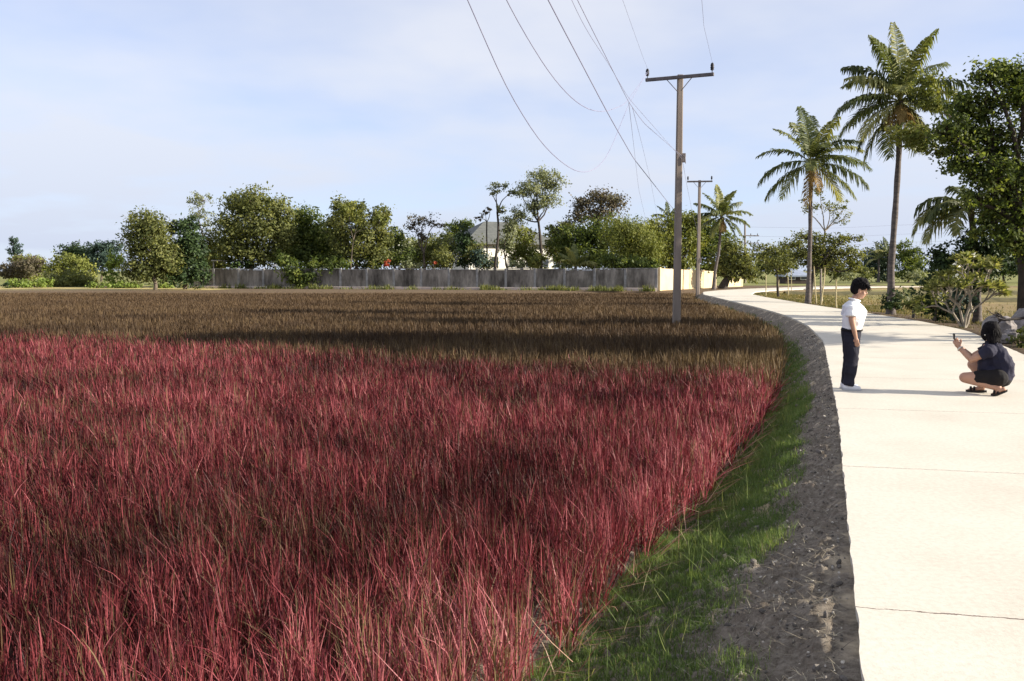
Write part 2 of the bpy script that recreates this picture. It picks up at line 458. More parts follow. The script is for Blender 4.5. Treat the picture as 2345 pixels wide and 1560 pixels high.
def bank_point(yv, f):
    """points on the bank surface"""
    iy = np.clip(np.searchsorted(by, yv), 0, len(by) - 1); it = np.clip(np.searchsorted(tf, f), 0, len(tf) - 1)
    return np.stack([Xg[iy, it], Yq[iy, it], Z[iy, it]], 1)

rng = np.random.default_rng(7)

# ------------------------------------------------------------------ blades (crop and grass)
def blades(mb, base, h, lean, az, w, bend, tint, seg=3):
    """upright tapering blades; all arguments are arrays"""
    n = len(base)
    dirh = np.stack([np.cos(az), np.sin(az), np.zeros(n)], 1)
    fa = az + math.pi / 2 + rng.normal(0, .9, n)
    side = np.stack([np.cos(fa), np.sin(fa), np.zeros(n)], 1)
    vs = []
    for k in range(seg + 1):
        u = k / seg
        out = h * (np.sin(lean) * u + bend * u * u)
        up = h * (np.cos(lean) * u - .35 * np.abs(bend) * u * u)
        c = base + dirh * out[:, None] + np.array((0, 0, 1.0)) * up[:, None]
        ww = w * (1 - u) ** .6 * .5 if k < seg else w * .06
        if k == 0: ww = w * .4
        vs.append(c - side * ww[:, None]); vs.append(c + side * ww[:, None])
    v = np.stack(vs, 1)                                   # n, 2(seg+1), 3
    m = 2 * (seg + 1)
    b = np.arange(n)[:, None] * m
    f = np.concatenate([b + np.array([[2 * k, 2 * k + 1, 2 * k + 3, 2 * k + 2]]) for k in range(seg)], 0)
    mb.add(v.reshape(-1, 3), f, np.repeat(tint, m))

REDL = np.array([(-60, 44), (-25, 29.5), (-14.5, 24.7), (-5.3, 20.0), (.2, 16.2), (4.6, 13.6), (8, 11.5)])
def is_red(x, y): return np.interp(x, REDL[:, 0], REDL[:, 1]) - y

hy = []
def hills():
    out = []
    for (y0, y1, sp) in ((1.2, 16, .17), (16, 34, .22), (34, 68.5, .3)):
        gx = np.arange(-.66 * y1 - 4, 14, sp); gy = np.arange(y0, y1, sp)
        X, Y = np.meshgrid(gx, gy); X = X.ravel(); Y = Y.ravel()
        X = X + rng.uniform(-.45, .45, X.size) * sp; Y = Y + rng.uniform(-.45, .45, X.size) * sp
        k = (X > -.64 * Y - 2.5) & (offL(X, Y) > bank_w(Y) + .04 + rng.uniform(0, .1, X.size)) & (X < .75 * Y + 4)
        k &= Y < 67.5 + (vn(X * .2, Y * 0) - .5) * 1.5
        out.append(np.stack([X[k], Y[k]], 1))
    return np.concatenate(out)
H = hills()
dist = np.hypot(H[:, 0], H[:, 1])
nb = np.clip(np.where(H[:, 1] < 16, 330 / dist, np.where(H[:, 1] < 34, 260 / dist, 420 / dist)), 5, 56).astype(int)
idx = np.repeat(np.arange(len(H)), nb)
N = len(idx)
d = dist[idx]
spread = .055 + .02 * rng.random(N)
aa = rng.uniform(0, 2 * math.pi, N); rr = np.sqrt(rng.random(N)) * spread * np.interp(d, [4, 20, 60], [1, 1.6, 2.6])
bx, byy = H[idx, 0] + rr * np.cos(aa), H[idx, 1] + rr * np.sin(aa)
patch = fbm(bx * .28, byy * .5, 31, 4)
patch2 = fbm(bx * 1.7, byy * 1.7, 37, 3)
hh = .50 + .14 * (rng.random(N) - .5) + .22 * (patch2 - .5) + .06 * (patch - .5)
hh *= rng.uniform(.7, 1.06, N)
zb = np.where(rng.random(N) < .8, rng.uniform(.05, .62, N), 0) * hh * np.interp(d, [14, 30], [1, .4])
topz = hh.copy(); hh = np.maximum(hh - zb, .13)
lean = np.abs(rng.normal(.12, .15, N)); lean = np.where(rng.random(N) < .035, rng.uniform(.5, 1.0, N), lean)
az = aa + rng.normal(0, .8, N)
az = np.where(rng.random(N) < .35, math.pi + rng.normal(.6, .8, N), az)
ti = np.clip(.42 + (patch - .5) * .9 + (patch2 - .5) * .6 + rng.normal(0, .2, N), 0, 1)
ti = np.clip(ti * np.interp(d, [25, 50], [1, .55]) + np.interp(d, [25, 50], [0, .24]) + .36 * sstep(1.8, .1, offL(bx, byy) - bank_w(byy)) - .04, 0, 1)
hh = hh * np.interp(d, [18, 45], [1, 0]) + (.47 - zb) * np.interp(d, [18, 45], [0, 1])
wd = np.maximum(.0086, .0014 * d) * rng.uniform(.5, 1.3, N)
bend = np.where(rng.random(N) < .25, rng.uniform(.2, .6, N), rng.normal(0, .14, N))
base = np.stack([bx, byy, SOIL + zb], 1)
# stalks at the edge of the crop lean out over the bank, dry and pale
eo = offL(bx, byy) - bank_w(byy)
edge_k = (eo < .22) & (rng.random(N) < .12)
lean = np.where(edge_k, rng.uniform(.35, 1.15, N), lean); az = np.where(edge_k, rng.normal(-.35, .7, N), az)
redm = (is_red(bx, byy) + rng.normal(0, .8, N) + (vn(bx * .9, byy * .9, 71) - .5) * 1.5 > 0) & (rng.random(N) > .13 + .22 * sstep(.5, .75, fbm(bx * .5, byy * .7, 73, 3)))
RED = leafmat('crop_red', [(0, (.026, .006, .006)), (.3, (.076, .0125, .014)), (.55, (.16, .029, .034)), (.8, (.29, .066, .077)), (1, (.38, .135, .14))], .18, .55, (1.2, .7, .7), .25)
BRN = leafmat('crop_brown', [(0, (.036, .021, .011)), (.4, (.08, .05, .026)), (.7, (.118, .077, .039)), (1, (.18, .127, .062))], .18, .6, (1.1, 1, .7), .2)
dryk = edge_k & (rng.random(N) < .5)
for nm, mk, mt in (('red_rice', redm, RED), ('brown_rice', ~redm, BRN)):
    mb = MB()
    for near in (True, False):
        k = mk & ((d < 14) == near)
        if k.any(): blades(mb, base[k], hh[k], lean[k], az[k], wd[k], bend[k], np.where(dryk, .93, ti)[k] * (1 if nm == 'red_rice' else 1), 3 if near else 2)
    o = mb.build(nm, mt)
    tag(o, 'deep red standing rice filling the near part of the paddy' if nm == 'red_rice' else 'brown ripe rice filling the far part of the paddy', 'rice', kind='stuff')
print('rice blades', N)

# pale dry stalks fallen outwards along the crop edge
mb = MB(); n = 260
yy = 2.5 + 13 * rng.random(n) ** 1.6
p = bank_point(yy, np.full(n, .97) + rng.normal(0, .04, n)); p[:, 2] += rng.uniform(.0, .12, n)
blades(mb, p, rng.uniform(.15, .5, n), rng.uniform(.7, 1.45, n), rng.normal(0, 1.2, n), np.full(n, .006), rng.normal(0, .2, n), rng.random(n), 3)
STRAW = leafmat('straw', [(0, (.2, .085, .065)), (.6, (.36, .21, .15)), (1, (.5, .37, .27))], .15, .7, (1, .9, .7))
tag(mb.build('straw', STRAW), 'fallen pale straw along the edge of the red rice', 'straw', kind='stuff')

# verge grass on the bank
GRS = leafmat('verge_grass', [(0, (.05, .085, .03)), (.5, (.135, .205, .07)), (.85, (.25, .31, .11)), (1, (.42, .37, .22))], .45, .55)
mb = MB()
for (y0, y1, n, w, hm) in ((1.5, 6.5, 100000, .0042, .065), (6.5, 13, 70000, .006, .075), (13, 24, 16000, .011, .08), (24, 62, 12000, .022, .1)):
    yy = rng.uniform(y0, y1, n); f = rng.uniform(.24, 1.08, n)
    den = fbm(yy * 1.1, f * 2.2, 41, 4) + (f - np.interp(yy, [3, 8], [.42, .52])) * 1.6
    den = np.where(yy > 11, den - .25 * sstep(11, 16, yy), den)
    k = den > .40 + rng.normal(0, .09, n)
    yy, f = yy[k], f[k]; p = bank_point(yy, f); n = len(yy)
    pt = fbm(p[:, 0] * 3, p[:, 1] * 3, 43, 3)
    p[:, 0] += rng.normal(0, .012, n); p[:, 1] += rng.normal(0, .012, n)
    blades(mb, p - np.array((0, 0, .01)), hm * rng.uniform(.4, 1.3, n) * (.5 + pt), np.abs(rng.normal(.35, .35, n)), rng.uniform(0, 6.28, n), np.full(n, w) * rng.uniform(.7, 1.3, n), rng.normal(0, .3, n),
           np.clip(.1 + pt * .75 + rng.normal(0, .15, n) + (rng.random(n) < .02) * .6, 0, 1), 2)
# a few long wisps
n = 260; yy = rng.uniform(2.5, 12, n); p = bank_point(yy, rng.uniform(.55, 1.0, n))
blades(mb, p, rng.uniform(.12, .32, n), np.abs(rng.normal(.5, .4, n)), rng.uniform(0, 6.28, n), np.full(n, .005), rng.normal(.2, .4, n), rng.uniform(.6, 1, n), 3)
tag(mb.build('grass', GRS), 'short green grass on the lower slope of the road bank', 'grass', kind='stuff')

# stones, clods and litter on the bank
STONE = leafmat('stones', [(0, (.09, .08, .07)), (.6, (.2, .18, .16)), (1, (.55, .5, .42))], 0, .9)
mb = MB()
for k in range(4200):
    yv = 2.2 + 22 * random.Random(k).random() ** 2.2; rr_ = random.Random(k + 9999)
    f = rr_.uniform(.02, .6)
    p = bank_point(np.array([yv]), np.array([f]))[0]
    s = rr_.uniform(.003, .011) * (2.3 if rr_.random() < .06 else 1) * (1 + yv * .02)
    a = Matrix.Rotation(rr_.uniform(0, 6), 3, Vector((rr_.random(), rr_.random(), rr_.random() + .1)).normalized())
    mb.ball(p + np.array((0, 0, s * .3)), (s, s * rr_.uniform(.6, 1), s * rr_.uniform(.4, .8)), 6, 4, a, rr_.random() ** 1.5)
tag(mb.build('gravel', STONE), 'small stones and clods on the grey earth bank', 'gravel', kind='stuff')
mb = MB(); n = 8000
yy = 2.2 + 15 * rng.random(n) ** 1.7; p = bank_point(yy, rng.uniform(.03, .55, n)); p[:, 2] += .006
blades(mb, p, rng.uniform(.02, .11, n), rng.uniform(1.1, 1.56, n), rng.uniform(0, 6.28, n), np.full(n, .0045), rng.normal(0, .3, n), rng.random(n), 2)
DRYG = leafmat('dead_grass', [(0, (.1, .085, .065)), (.6, (.22, .19, .14)), (1, (.42, .38, .28))], .1, .8, (1, .9, .7))
tag(mb.build('dead_grass', DRYG), 'scraps of dead grass lying on the earth bank', 'grass', kind='stuff')

# ------------------------------------------------------------------ trees
def leaves(mb, c, nrm, size, asp, tint, droop=0.0, g=None):
    """diamond leaves at c with rough facing nrm"""
    g = g or rng
    n = len(c)
    nn = nrm + g.normal(0, .75, (n, 3)); nn /= np.linalg.norm(nn, axis=1, keepdims=True) + 1e-9
    a = g.normal(0, 1, (n, 3)); a[:, 2] -= droop
    a -= nn * (a * nn).sum(1, keepdims=True); a /= np.linalg.norm(a, axis=1, keepdims=True) + 1e-9
    b = np.cross(nn, a)
    s = size * g.uniform(.6, 1.35, n)
    L, Wd = (s * .5)[:, None] * a, (s * .5 * asp)[:, None] * b
    v = np.stack([c - L, c + Wd - L * .1, c + L, c - Wd - L * .1], 1).reshape(-1, 3)
    f = (np.arange(n)[:, None] * 4 + np.arange(4)[None, :])
    mb.add(v, f, np.repeat(np.clip(tint, 0, 1), 4))

def curvy(p0, p1, g, n=6, wob=.08, sag=0.0):
    p0, p1 = np.asarray(p0, float), np.asarray(p1, float)
    L = np.linalg.norm(p1 - p0); u = np.linspace(0, 1, n)[:, None]
    w = g.normal(0, wob * L, (1, 3)) * np.sin(np.pi * u) + g.normal(0, wob * L * .5, (1, 3)) * np.sin(2 * np.pi * u) + g.normal(0, wob * L * .12, (n, 3)) * np.sin(np.pi * u)
    p = p0 + (p1 - p0) * u + w
    p[:, 2] += (sag * L * np.sin(np.pi * u))[:, 0]
    return p

def tree(name, label, cat, base, d, blobs, leaf='mid', lpx=5.0, dens=1.0, fork=None, tr=None, bark=None, group=None, seed=1,
         asp=.55, droop=.3, clump=.22, depth=1.0, shell=.42, limbs=True, twigs=True, z0=None, fkp=None, flower=None):
    """base and blobs are photo pixels at distance d (metres); everything is built there in 3-D"""
    g = np.random.default_rng(seed)
    m = d / F
    b3 = at(base[0], base[1], d)
    if z0 is not None: b3[2] = z0
    root = empty(name, b3, label, cat, group)
    cs, rs = [], []
    for k, (px, py, rx, ry) in enumerate(blobs):
        c = at(px, py, d); r = np.array((rx * m, (rx * .6 + ry * .4) * m * depth, ry * m)) * 1.08
        c[1] += g.uniform(-.45, .45) * r[0] * depth * (1 if len(blobs) > 1 else 0)
        cs.append(c); rs.append(r)
    top = max(c[2] + r[2] for c, r in zip(cs, rs)); H_ = top - b3[2]
    tr = tr or max(.05, H_ * .022)
    zf = b3[2] + (fork if fork is not None else .35) * H_
    mc = np.mean(np.array(cs), 0)
    fk = np.array((b3[0] + (mc[0] - b3[0]) * .35, b3[1] + (mc[1] - b3[1]) * .35, zf))
    if fkp is not None: fk = at(fkp[0], fkp[1], d); zf = fk[2] - 2
    tb = MB()
    tb.tube(np.vstack([b3 + np.array((0, 0, -.15)), curvy(b3, fk, g, 7, .025)]), np.concatenate(([tr * 1.5], np.linspace(tr * 1.25, tr * .75, 7))), 8)
    cr = MB()
    for c, r in zip(cs, rs):
        inner = c - np.array((0, 0, r[2] * .35))
        if inner[2] < zf: inner[2] = min(c[2], zf + .02)
        if limbs:
            pth = curvy(fk, inner, g, 6, .07, .06)
            tb.tube(pth, np.linspace(tr * .6, tr * .22, 6), 6)
        vol = (r[0] * r[2]) / (m * m) * math.pi                      # px^2
        n = int(vol * 6.0 * dens / (lpx * lpx * asp))
        n = max(n, 30)
        per = 26; nc = max(4, n // per)
        u = g.normal(0, 1, (nc, 3)); u /= np.linalg.norm(u, axis=1, keepdims=True)
        rad = g.random(nc) ** shell
        # lumpy outline
        lump = .62 + .74 * vn(u[:, 0] * 2.3 + seed, u[:, 2] * 2.3 + u[:, 1] * 1.7, seed)
        cc_ = c + u * (rad * lump)[:, None] * r
        if twigs:
            for q_ in cc_[:: max(1, nc // 14)]:
                tb.tube(curvy(inner, q_, g, 4, .08), np.linspace(tr * .2, tr * .05, 4), 4, cap=False)
        cp = np.repeat(cc_, per, 0)
        sig = clump * r.mean() * g.uniform(.5, 1.3, nc)
        off = g.normal(0, 1, (nc * per, 3)) * np.repeat(sig, per)[:, None] * np.array((1, 1, .7))
        P = cp + off
        if droop > .6: P[:, 2] -= np.abs(g.normal(0, 1, len(P))) * np.repeat(sig, per) * droop
        nr = (P - c) / r; nr /= np.linalg.norm(nr, axis=1, keepdims=True) + 1e-9
        nr[:, 2] += .35
        ct = np.repeat(g.normal(.5, .2, nc), per) + g.normal(0, .13, nc * per)
        leaves(cr, P, nr, lpx * m * 1.35, asp, ct, droop, g)
    tb.build('trunk', bark or BARK, root, smooth=True)
    cr.build('crown', G[leaf] if isinstance(leaf, str) else leaf, root)
    if flower:
        fm, nf, fp = flower
        fl = MB(); P = []
        for c, r in zip(cs, rs):
            u = g.normal(0, 1, (nf, 3)); u /= np.linalg.norm(u, axis=1, keepdims=True); u[:, 1] = -np.abs(u[:, 1])
            P.append(c + u * r * g.uniform(.85, 1.08, (nf, 1)))
        P = np.concatenate(P)
        leaves(fl, P, np.tile((0, -1.0, .3), (len(P), 1)), fp * m, .8, g.random(len(P)), 0, g)
        fl.build('blossom', G[fm], root)
    return root

BACK = 'trees behind the grey wall'
# far left
tree('distant_tree', 'small bluish lone tree standing far off at the left edge', 'tree', (36, 612), 170, [(35, 550, 12, 7), (36, 572, 15, 15), (33, 592, 12, 12)], 'blue', 3.5, seed=3, z0=0)
tree('distant_tree', 'dark low dome tree, left one of the dark far clump', 'tree', (165, 640), 140, [(150, 582, 26, 16), (178, 578, 34, 20), (195, 600, 40, 22)], 'dark', 4, seed=4, z0=0, group='dark distant trees')
tree('distant_tree', 'dark distant tree with flat top beside the tall pale-green plant', 'tree', (232, 640), 138, [(222, 565, 26, 14), (248, 563, 26, 14), (240, 592, 42, 28)], 'blue', 4, seed=5, z0=0, group='dark distant trees')
SH = 'shrubs at the far left edge of the paddy'
tree('shrub', 'olive arching shrub with brown dead patches below the dark domes', 'shrub', (150, 655), 93, [(135, 608, 36, 22), (165, 606, 34, 24), (190, 625, 26, 24)], 'yellow', 4.5, seed=6, z0=0, fork=.2, droop=1.2, group=SH)
tree('shrub', 'dark glossy broad-leaved shrub at the foot of the olive one', 'shrub', (150, 658), 86, [(135, 642, 34, 18), (165, 638, 36, 20), (195, 648, 28, 12)], 'mid', 6, seed=7, z0=0, fork=.2, asp=.35, droop=.9, group=SH)
tree('shrub', 'tall pale-green leafy plant standing left of the round tree', 'shrub', (258, 662), 84, [(262, 598, 15, 20), (252, 622, 14, 18), (262, 645, 20, 14)], 'bright', 5, seed=8, z0=0, fork=.25, group=SH)
tree('shrub', 'tiny dark round bush on the yellow stubble strip', 'shrub', (18, 664), 80, [(18, 654, 10, 9)], 'dark', 4, seed=9, z0=0, group=SH)
tree('shrub', 'grey-brown scrub below the lone bluish tree', 'shrub', (50, 648), 100, [(35, 615, 34, 20), (75, 610, 34, 20), (15, 625, 20, 16)], 'brown', 4.5, seed=10, z0=0, fork=.25, group=SH)
tree('shrub', 'light olive bush above the grey-brown scrub', 'shrub', (62, 650), 104, [(52, 598, 26, 14), (80, 600, 22, 14), (62, 625, 30, 18)], 'yellow', 4, seed=11, z0=0, fork=.25, group=SH)
tree('shrub', 'low pale-green weeds left of the dark glossy shrub', 'shrub', (85, 662), 82, [(62, 652, 26, 8), (95, 648, 22, 11), (35, 650, 22, 8)], 'bright', 4, seed=12, z0=0, fork=.2, group=SH)
tree('shrub', 'low light-green weeds under the tall pale-green plant', 'shrub', (235, 664), 80, [(222, 655, 26, 8), (262, 656, 28, 8), (300, 656, 30, 9), (385, 656, 26, 8)], 'bright', 4.5, seed=13, z0=0, fork=.2, group=SH)
# trees left of and over the wall
tree('leafy_tree', 'round olive tree on a short trunk, leftmost of the tall ones', 'tree', (356, 667), 72, [(322, 515, 34, 32), (352, 530, 40, 36), (312, 560, 26, 36), (350, 580, 48, 38), (305, 615, 24, 26), (345, 620, 40, 24), (385, 600, 30, 34)], 'mid', 5, seed=14, z0=0, fork=.24, clump=.26)
tree('leafy_tree', 'narrow blackish-green tree beside the round olive tree', 'tree', (424, 662), 74, [(430, 525, 28, 34), (418, 570, 34, 38), (450, 575, 24, 38), (415, 620, 34, 34), (450, 625, 26, 30), (395, 520, 16, 14)], 'dark', 5, seed=15, z0=0, fork=.2)
tree('leafy_tree', 'thin sparse tree with pale leaves above the blackish-green one', 'tree', (463, 640), 86, [(448, 462, 22, 18), (468, 455, 22, 14), (462, 488, 26, 18), (478, 512, 16, 16)], 'pale', 3.5, .28, seed=16, z0=0, fork=.6, tr=.09, twigs=True)
tree('leafy_tree', 'biggest broad olive-green tree behind the left part of the wall', 'tree', (575, 640), 82, [(545, 465, 38, 30), (590, 462, 42, 30), (630, 480, 36, 32), (535, 520, 36, 40), (590, 520, 50, 42), (640, 530, 36, 36), (548, 575, 50, 32), (605, 580, 48, 30), (512, 560, 18, 20)], 'mid', 5, seed=17, z0=0, fork=.3, clump=.26, group=BACK)
tree('leafy_tree', 'dark round tree between the biggest tree and the yellowish one', 'tree', (702, 640), 85, [(700, 505, 38, 30), (690, 545, 40, 36), (728, 540, 30, 38), (700, 585, 44, 28), (735, 590, 24, 24)], 'deep', 5, seed=18, z0=0, fork=.3, group=BACK)
tree('leafy_tree', 'yellow-topped bushy tree behind the wall right of the dark round one', 'tree', (815, 640), 82, [(782, 480, 28, 26), (812, 490, 30, 26), (868, 492, 26, 24), (780, 530, 36, 36), (830, 540, 42, 36), (875, 535, 24, 34), (800, 582, 44, 26), (860, 585, 34, 26), (765, 505, 14, 16)], 'mid', 5, seed=19, z0=0, fork=.3, clump=.26, group=BACK)
tree('shrub', 'yellow-green crown tips topping the bushy tree', 'shrub', (800, 640), 79, [(792, 478, 26, 18), (826, 500, 20, 14), (866, 505, 18, 16)], 'yellow', 4.5, .6, seed=119, z0=0, fork=.55, tr=.05, group=BACK)
tree('shrub', 'leafy creeper hanging over the wall left of centre', 'shrub', (690, 660), 77.2, [(675, 625, 22, 22), (700, 632, 24, 24), (655, 600, 22, 16), (720, 615, 18, 20), (765, 605, 30, 14)], 'deep', 5, seed=20, z0=0, fork=.2, droop=1.0)
tree('shrub', 'pale-leaved shrub dotted with small white flowers above the wall', 'shrub', (915, 640), 88, [(905, 580, 26, 26), (930, 570, 22, 22), (885, 575, 20, 24)], 'pale', 4, .8, seed=21, z0=0, fork=.3, flower=('white', 16, 4), group=BACK)
tree('bare_tree', 'nearly bare twiggy grey tree right of the white-flowered shrub', 'tree', (970, 640), 84, [(948, 515, 24, 22), (975, 500, 26, 16), (1000, 508, 22, 18), (965, 540, 28, 16)], 'brown', 4, .22, seed=22, z0=0, fork=.45, tr=.13, group=BACK)
tree('shrub', 'low olive bush under the nearly bare grey tree', 'shrub', (980, 640), 86, [(965, 580, 26, 26), (1000, 575, 20, 24)], 'mid', 4.5, seed=23, z0=0, fork=.2, group=BACK)
for px, sd, lb in ((887, 24, 'larger orange-red flowering bush behind the grey wall'), (994, 25, 'smaller reddish flowering bush right of the larger one')):
    tree('flowering_bush', lb, 'bush', (px, 640), 80.6, [(px, 603 if px < 900 else 600, 9 if px < 900 else 5, 6)], 'red', 4, 1.4, seed=sd, z0=0, fork=.6, group='red flowering bushes')
tree('distant_tree', 'dark domed tree behind the house roof', 'tree', (1050, 640), 132, [(1040, 525, 24, 14), (1062, 518, 26, 14), (1040, 552, 34, 24)], 'deep', 4, seed=26, z0=0)
tree('conifer', 'dark cone-shaped bush in front of the house', 'bush', (1065, 640), 83, [(1063, 540, 16, 20), (1065, 565, 25, 22), (1066, 592, 32, 22)], 'dark', 4, seed=27, z0=0, fork=.2, group=BACK)
tree('slim_tree', 'slim bare-stemmed tree with a few flat tufts, left of the feathery one', 'tree', (1134, 640), 82, [(1142, 425, 20, 8), (1128, 438, 18, 8), (1170, 440, 12, 6), (1150, 480, 12, 10)], 'pale', 3.5, .6, seed=28, z0=0, fork=.72, tr=.12, bark=BARKD, group=BACK)
tree('slim_tree', 'thinner dead-looking stem left of the slim tufted tree', 'tree', (1117, 640), 84, [(1112, 490, 12, 9), (1100, 500, 8, 5), (1122, 478, 7, 6)], 'brown', 3.5, .4, seed=29, z0=0, fork=.8, tr=.08, bark=BARKD, group=BACK)
tree('feathery_tree', 'tallest feathery tree with airy pale crown above the wall', 'tree', (1236, 640), 82, [(1240, 403, 36, 18), (1265, 420, 26, 20), (1222, 432, 36, 22), (1252, 455, 32, 20), (1195, 440, 34, 7), (1192, 492, 24, 20), (1222, 475, 22, 18)], 'pale', 3.5, .62, seed=30, z0=0, fork=.55, tr=.14, bark=BARKD, group=BACK)
tree('shrub', 'pale-green bushy tree in front of the white house wall', 'tree', (1195, 640), 86, [(1200, 545, 24, 30), (1185, 580, 26, 26), (1215, 585, 26, 26)], 'yellow', 4.5, .8, seed=31, z0=0, fork=.3, group=BACK)
tree('leafy_tree', 'tall tree with dark purplish open top right of the feathery one', 'tree', (1375, 640), 87, [(1340, 462, 26, 20), (1380, 452, 36, 20), (1410, 465, 24, 22), (1325, 490, 22, 20), (1370, 490, 44, 26)], 'brown', 4.5, .6, seed=32, z0=0, fork=.4, clump=.3, group=BACK)
tree('leafy_tree', 'full green lower tree under the purplish open top', 'tree', (1365, 640), 84, [(1340, 545, 46, 36), (1395, 540, 44, 40), (1300, 560, 34, 34), (1360, 590, 60, 26)], 'deep', 5, seed=33, z0=0, fork=.25, group=BACK)
tree('shrub', 'bright green round bush right of the pale house wall', 'bush', (1280, 640), 90, [(1275, 535, 24, 24), (1300, 520, 20, 18), (1270, 570, 24, 24)], 'mid', 4.5, seed=34, z0=0, fork=.25, group=BACK)
tree('bamboo_clump', 'drooping yellow-green bamboo clump left of the near utility pole', 'bamboo', (1450, 640), 79, [(1425, 525, 40, 32), (1465, 540, 40, 38), (1490, 575, 28, 42), (1440, 580, 40, 36)], 'yellow', 5, seed=35, z0=0, fork=.15, droop=1.6, asp=.3, group=BACK)
tree('shrub', 'dark bushes along the wall under the bamboo', 'bush', (1440, 650), 76, [(1405, 600, 34, 18), (1450, 604, 36, 18), (1490, 606, 20, 18)], 'deep', 5, seed=36, z0=0, fork=.2, group=BACK)
tree('leafy_tree', 'olive tree spilling over the yellow wall behind the near pole', 'tree', (1555, 650), 86, [(1555, 505, 34, 28), (1590, 505, 28, 26), (1540, 550, 34, 36), (1585, 545, 30, 34), (1530, 595, 24, 30), (1565, 600, 24, 26)], 'yellow', 5, seed=37, z0=0, fork=.25, droop=1.1)
tree('leafy_tree', 'dark green tree behind the far utility pole', 'tree', (1622, 650), 92, [(1615, 530, 30, 30), (1640, 555, 34, 36), (1605, 580, 30, 34), (1630, 610, 34, 22)], 'deep', 5, seed=38, z0=0, fork=.25)
tree('leafy_tree', 'dense green tree on a thick dark trunk beside the small palm', 'tree', (1655, 664), 77, [(1680, 580, 34, 32), (1655, 600, 26, 26), (1700, 605, 28, 32), (1675, 625, 30, 16), (1720, 630, 16, 20)], 'mid', 5, seed=39, tr=.35, z0=0, fork=.22, bark=BARKD)
for px, py, rx, ry, lf, sd, lb in ((548, 606, 34, 14, 'dark', 201, 'dark low bush beside the dark open shed'), (645, 592, 20, 16, 'bright', 202, 'pale lime bush above the low white-roofed shed'), (770, 602, 36, 16, 'deep', 203, 'dark undergrowth right of the wall creeper'), (850, 604, 30, 14, 'deep', 204, 'dark undergrowth left of the larger red bush'),
        (1018, 590, 24, 26, 'mid', 205, 'green bush left of the dark cone-shaped bush'), (1100, 592, 22, 20, 'blue', 206, 'grey-green bush at the foot of the slim tufted tree'), (1232, 598, 22, 16, 'yellow', 207, 'olive bush at the foot of the feathery tree'), (1185, 604, 20, 10, 'pale', 208, 'pale low shrub in front of the white house wall'), (940, 604, 24, 12, 'pale', 209, 'pale low shrub between the two red bushes')):
    tree('shrub', lb, 'bush', (px, 640), 81.5, [(px, py, rx, ry)], lf, 4.5, 1.0, seed=sd, z0=0, fork=.3, group='bushes behind the grey wall')
for k_, (lf, sd, bl, lb) in enumerate((('mid', 211, [(488, 560, 20, 34), (500, 600, 26, 18)], 'leafy bush filling the gap right of the thin pale tree'), ('deep', 212, [(905, 545, 22, 22), (925, 590, 30, 20)], 'small round tree right of the yellow-topped bushy tree'), ('mid', 213, [(1020, 560, 24, 26), (1005, 600, 24, 14)], 'olive bushy tree under the far dark dome'),
        ('pale', 214, [(1165, 520, 18, 22), (1160, 560, 20, 22)], 'pale airy bush between the slim tufted tree and the feathery one'), ('deep', 215, [(760, 555, 24, 34), (755, 595, 26, 18)], 'dark bushy tree between the dark round one and the yellow-topped one'), ('mid', 216, [(655, 565, 26, 30), (660, 600, 20, 12)], 'olive bush under the right side of the biggest tree'), ('yellow', 217, [(1500, 520, 26, 24), (1515, 560, 22, 34)], 'yellowish small tree at the right end of the grey wall'))):
    tree('leafy_tree', lb, 'tree', (bl[0][0], 640), 83.5 + k_ * .3, bl, lf, 4.5, .9, seed=sd, z0=0, fork=.2, clump=.3, group=BACK)
for k_, (px, py, rx, ry, lf, lb) in enumerate(((395, 585, 40, 40, 'mid', 'far soft green tree between the round olive tree and the blackish-green one'), (480, 590, 34, 36, 'deep', 'far tree behind the dark open shed'), (665, 540, 40, 40, 'mid', 'far green tree between the biggest tree and the dark round one'), (755, 550, 36, 40, 'mid', 'far green tree behind the dark bushy one'),
        (900, 560, 40, 34, 'mid', 'far green tree behind the white-flowered shrub'), (955, 570, 40, 30, 'deep', 'far dark tree behind the nearly bare grey tree'), (1010, 565, 34, 34, 'mid', 'far green tree left of the house roof'), (1290, 560, 40, 40, 'mid', 'far green tree right of the house roof'), (1480, 550, 46, 40, 'deep', 'far dark tree behind the bamboo clump'))):
    tree('distant_tree', lb, 'tree', (px, 640), 108, [(px - rx * .35, py, rx * .7, ry * .8), (px + rx * .4, py + 6, rx * .65, ry * .75), (px, py + ry * .8, rx * 1.05, ry * .6)], lf, 4.5, .9, seed=300 + k_, z0=0, fork=.2, clump=.32, group='farther trees of the belt')
for px, py, rx, ry, sd, lb in ((1085, 572, 20, 26, 331, 'olive bushy tree in front of the house windows'), (1105, 605, 26, 12, 332, 'low olive bushes just above the wall before the house')):
    tree('shrub', lb, 'bush', (px, 640), 82.5, [(px, py, rx, ry)], 'mid', 4.5, .9, seed=sd, z0=0, fork=.25, clump=.32, group='bushes behind the grey wall')
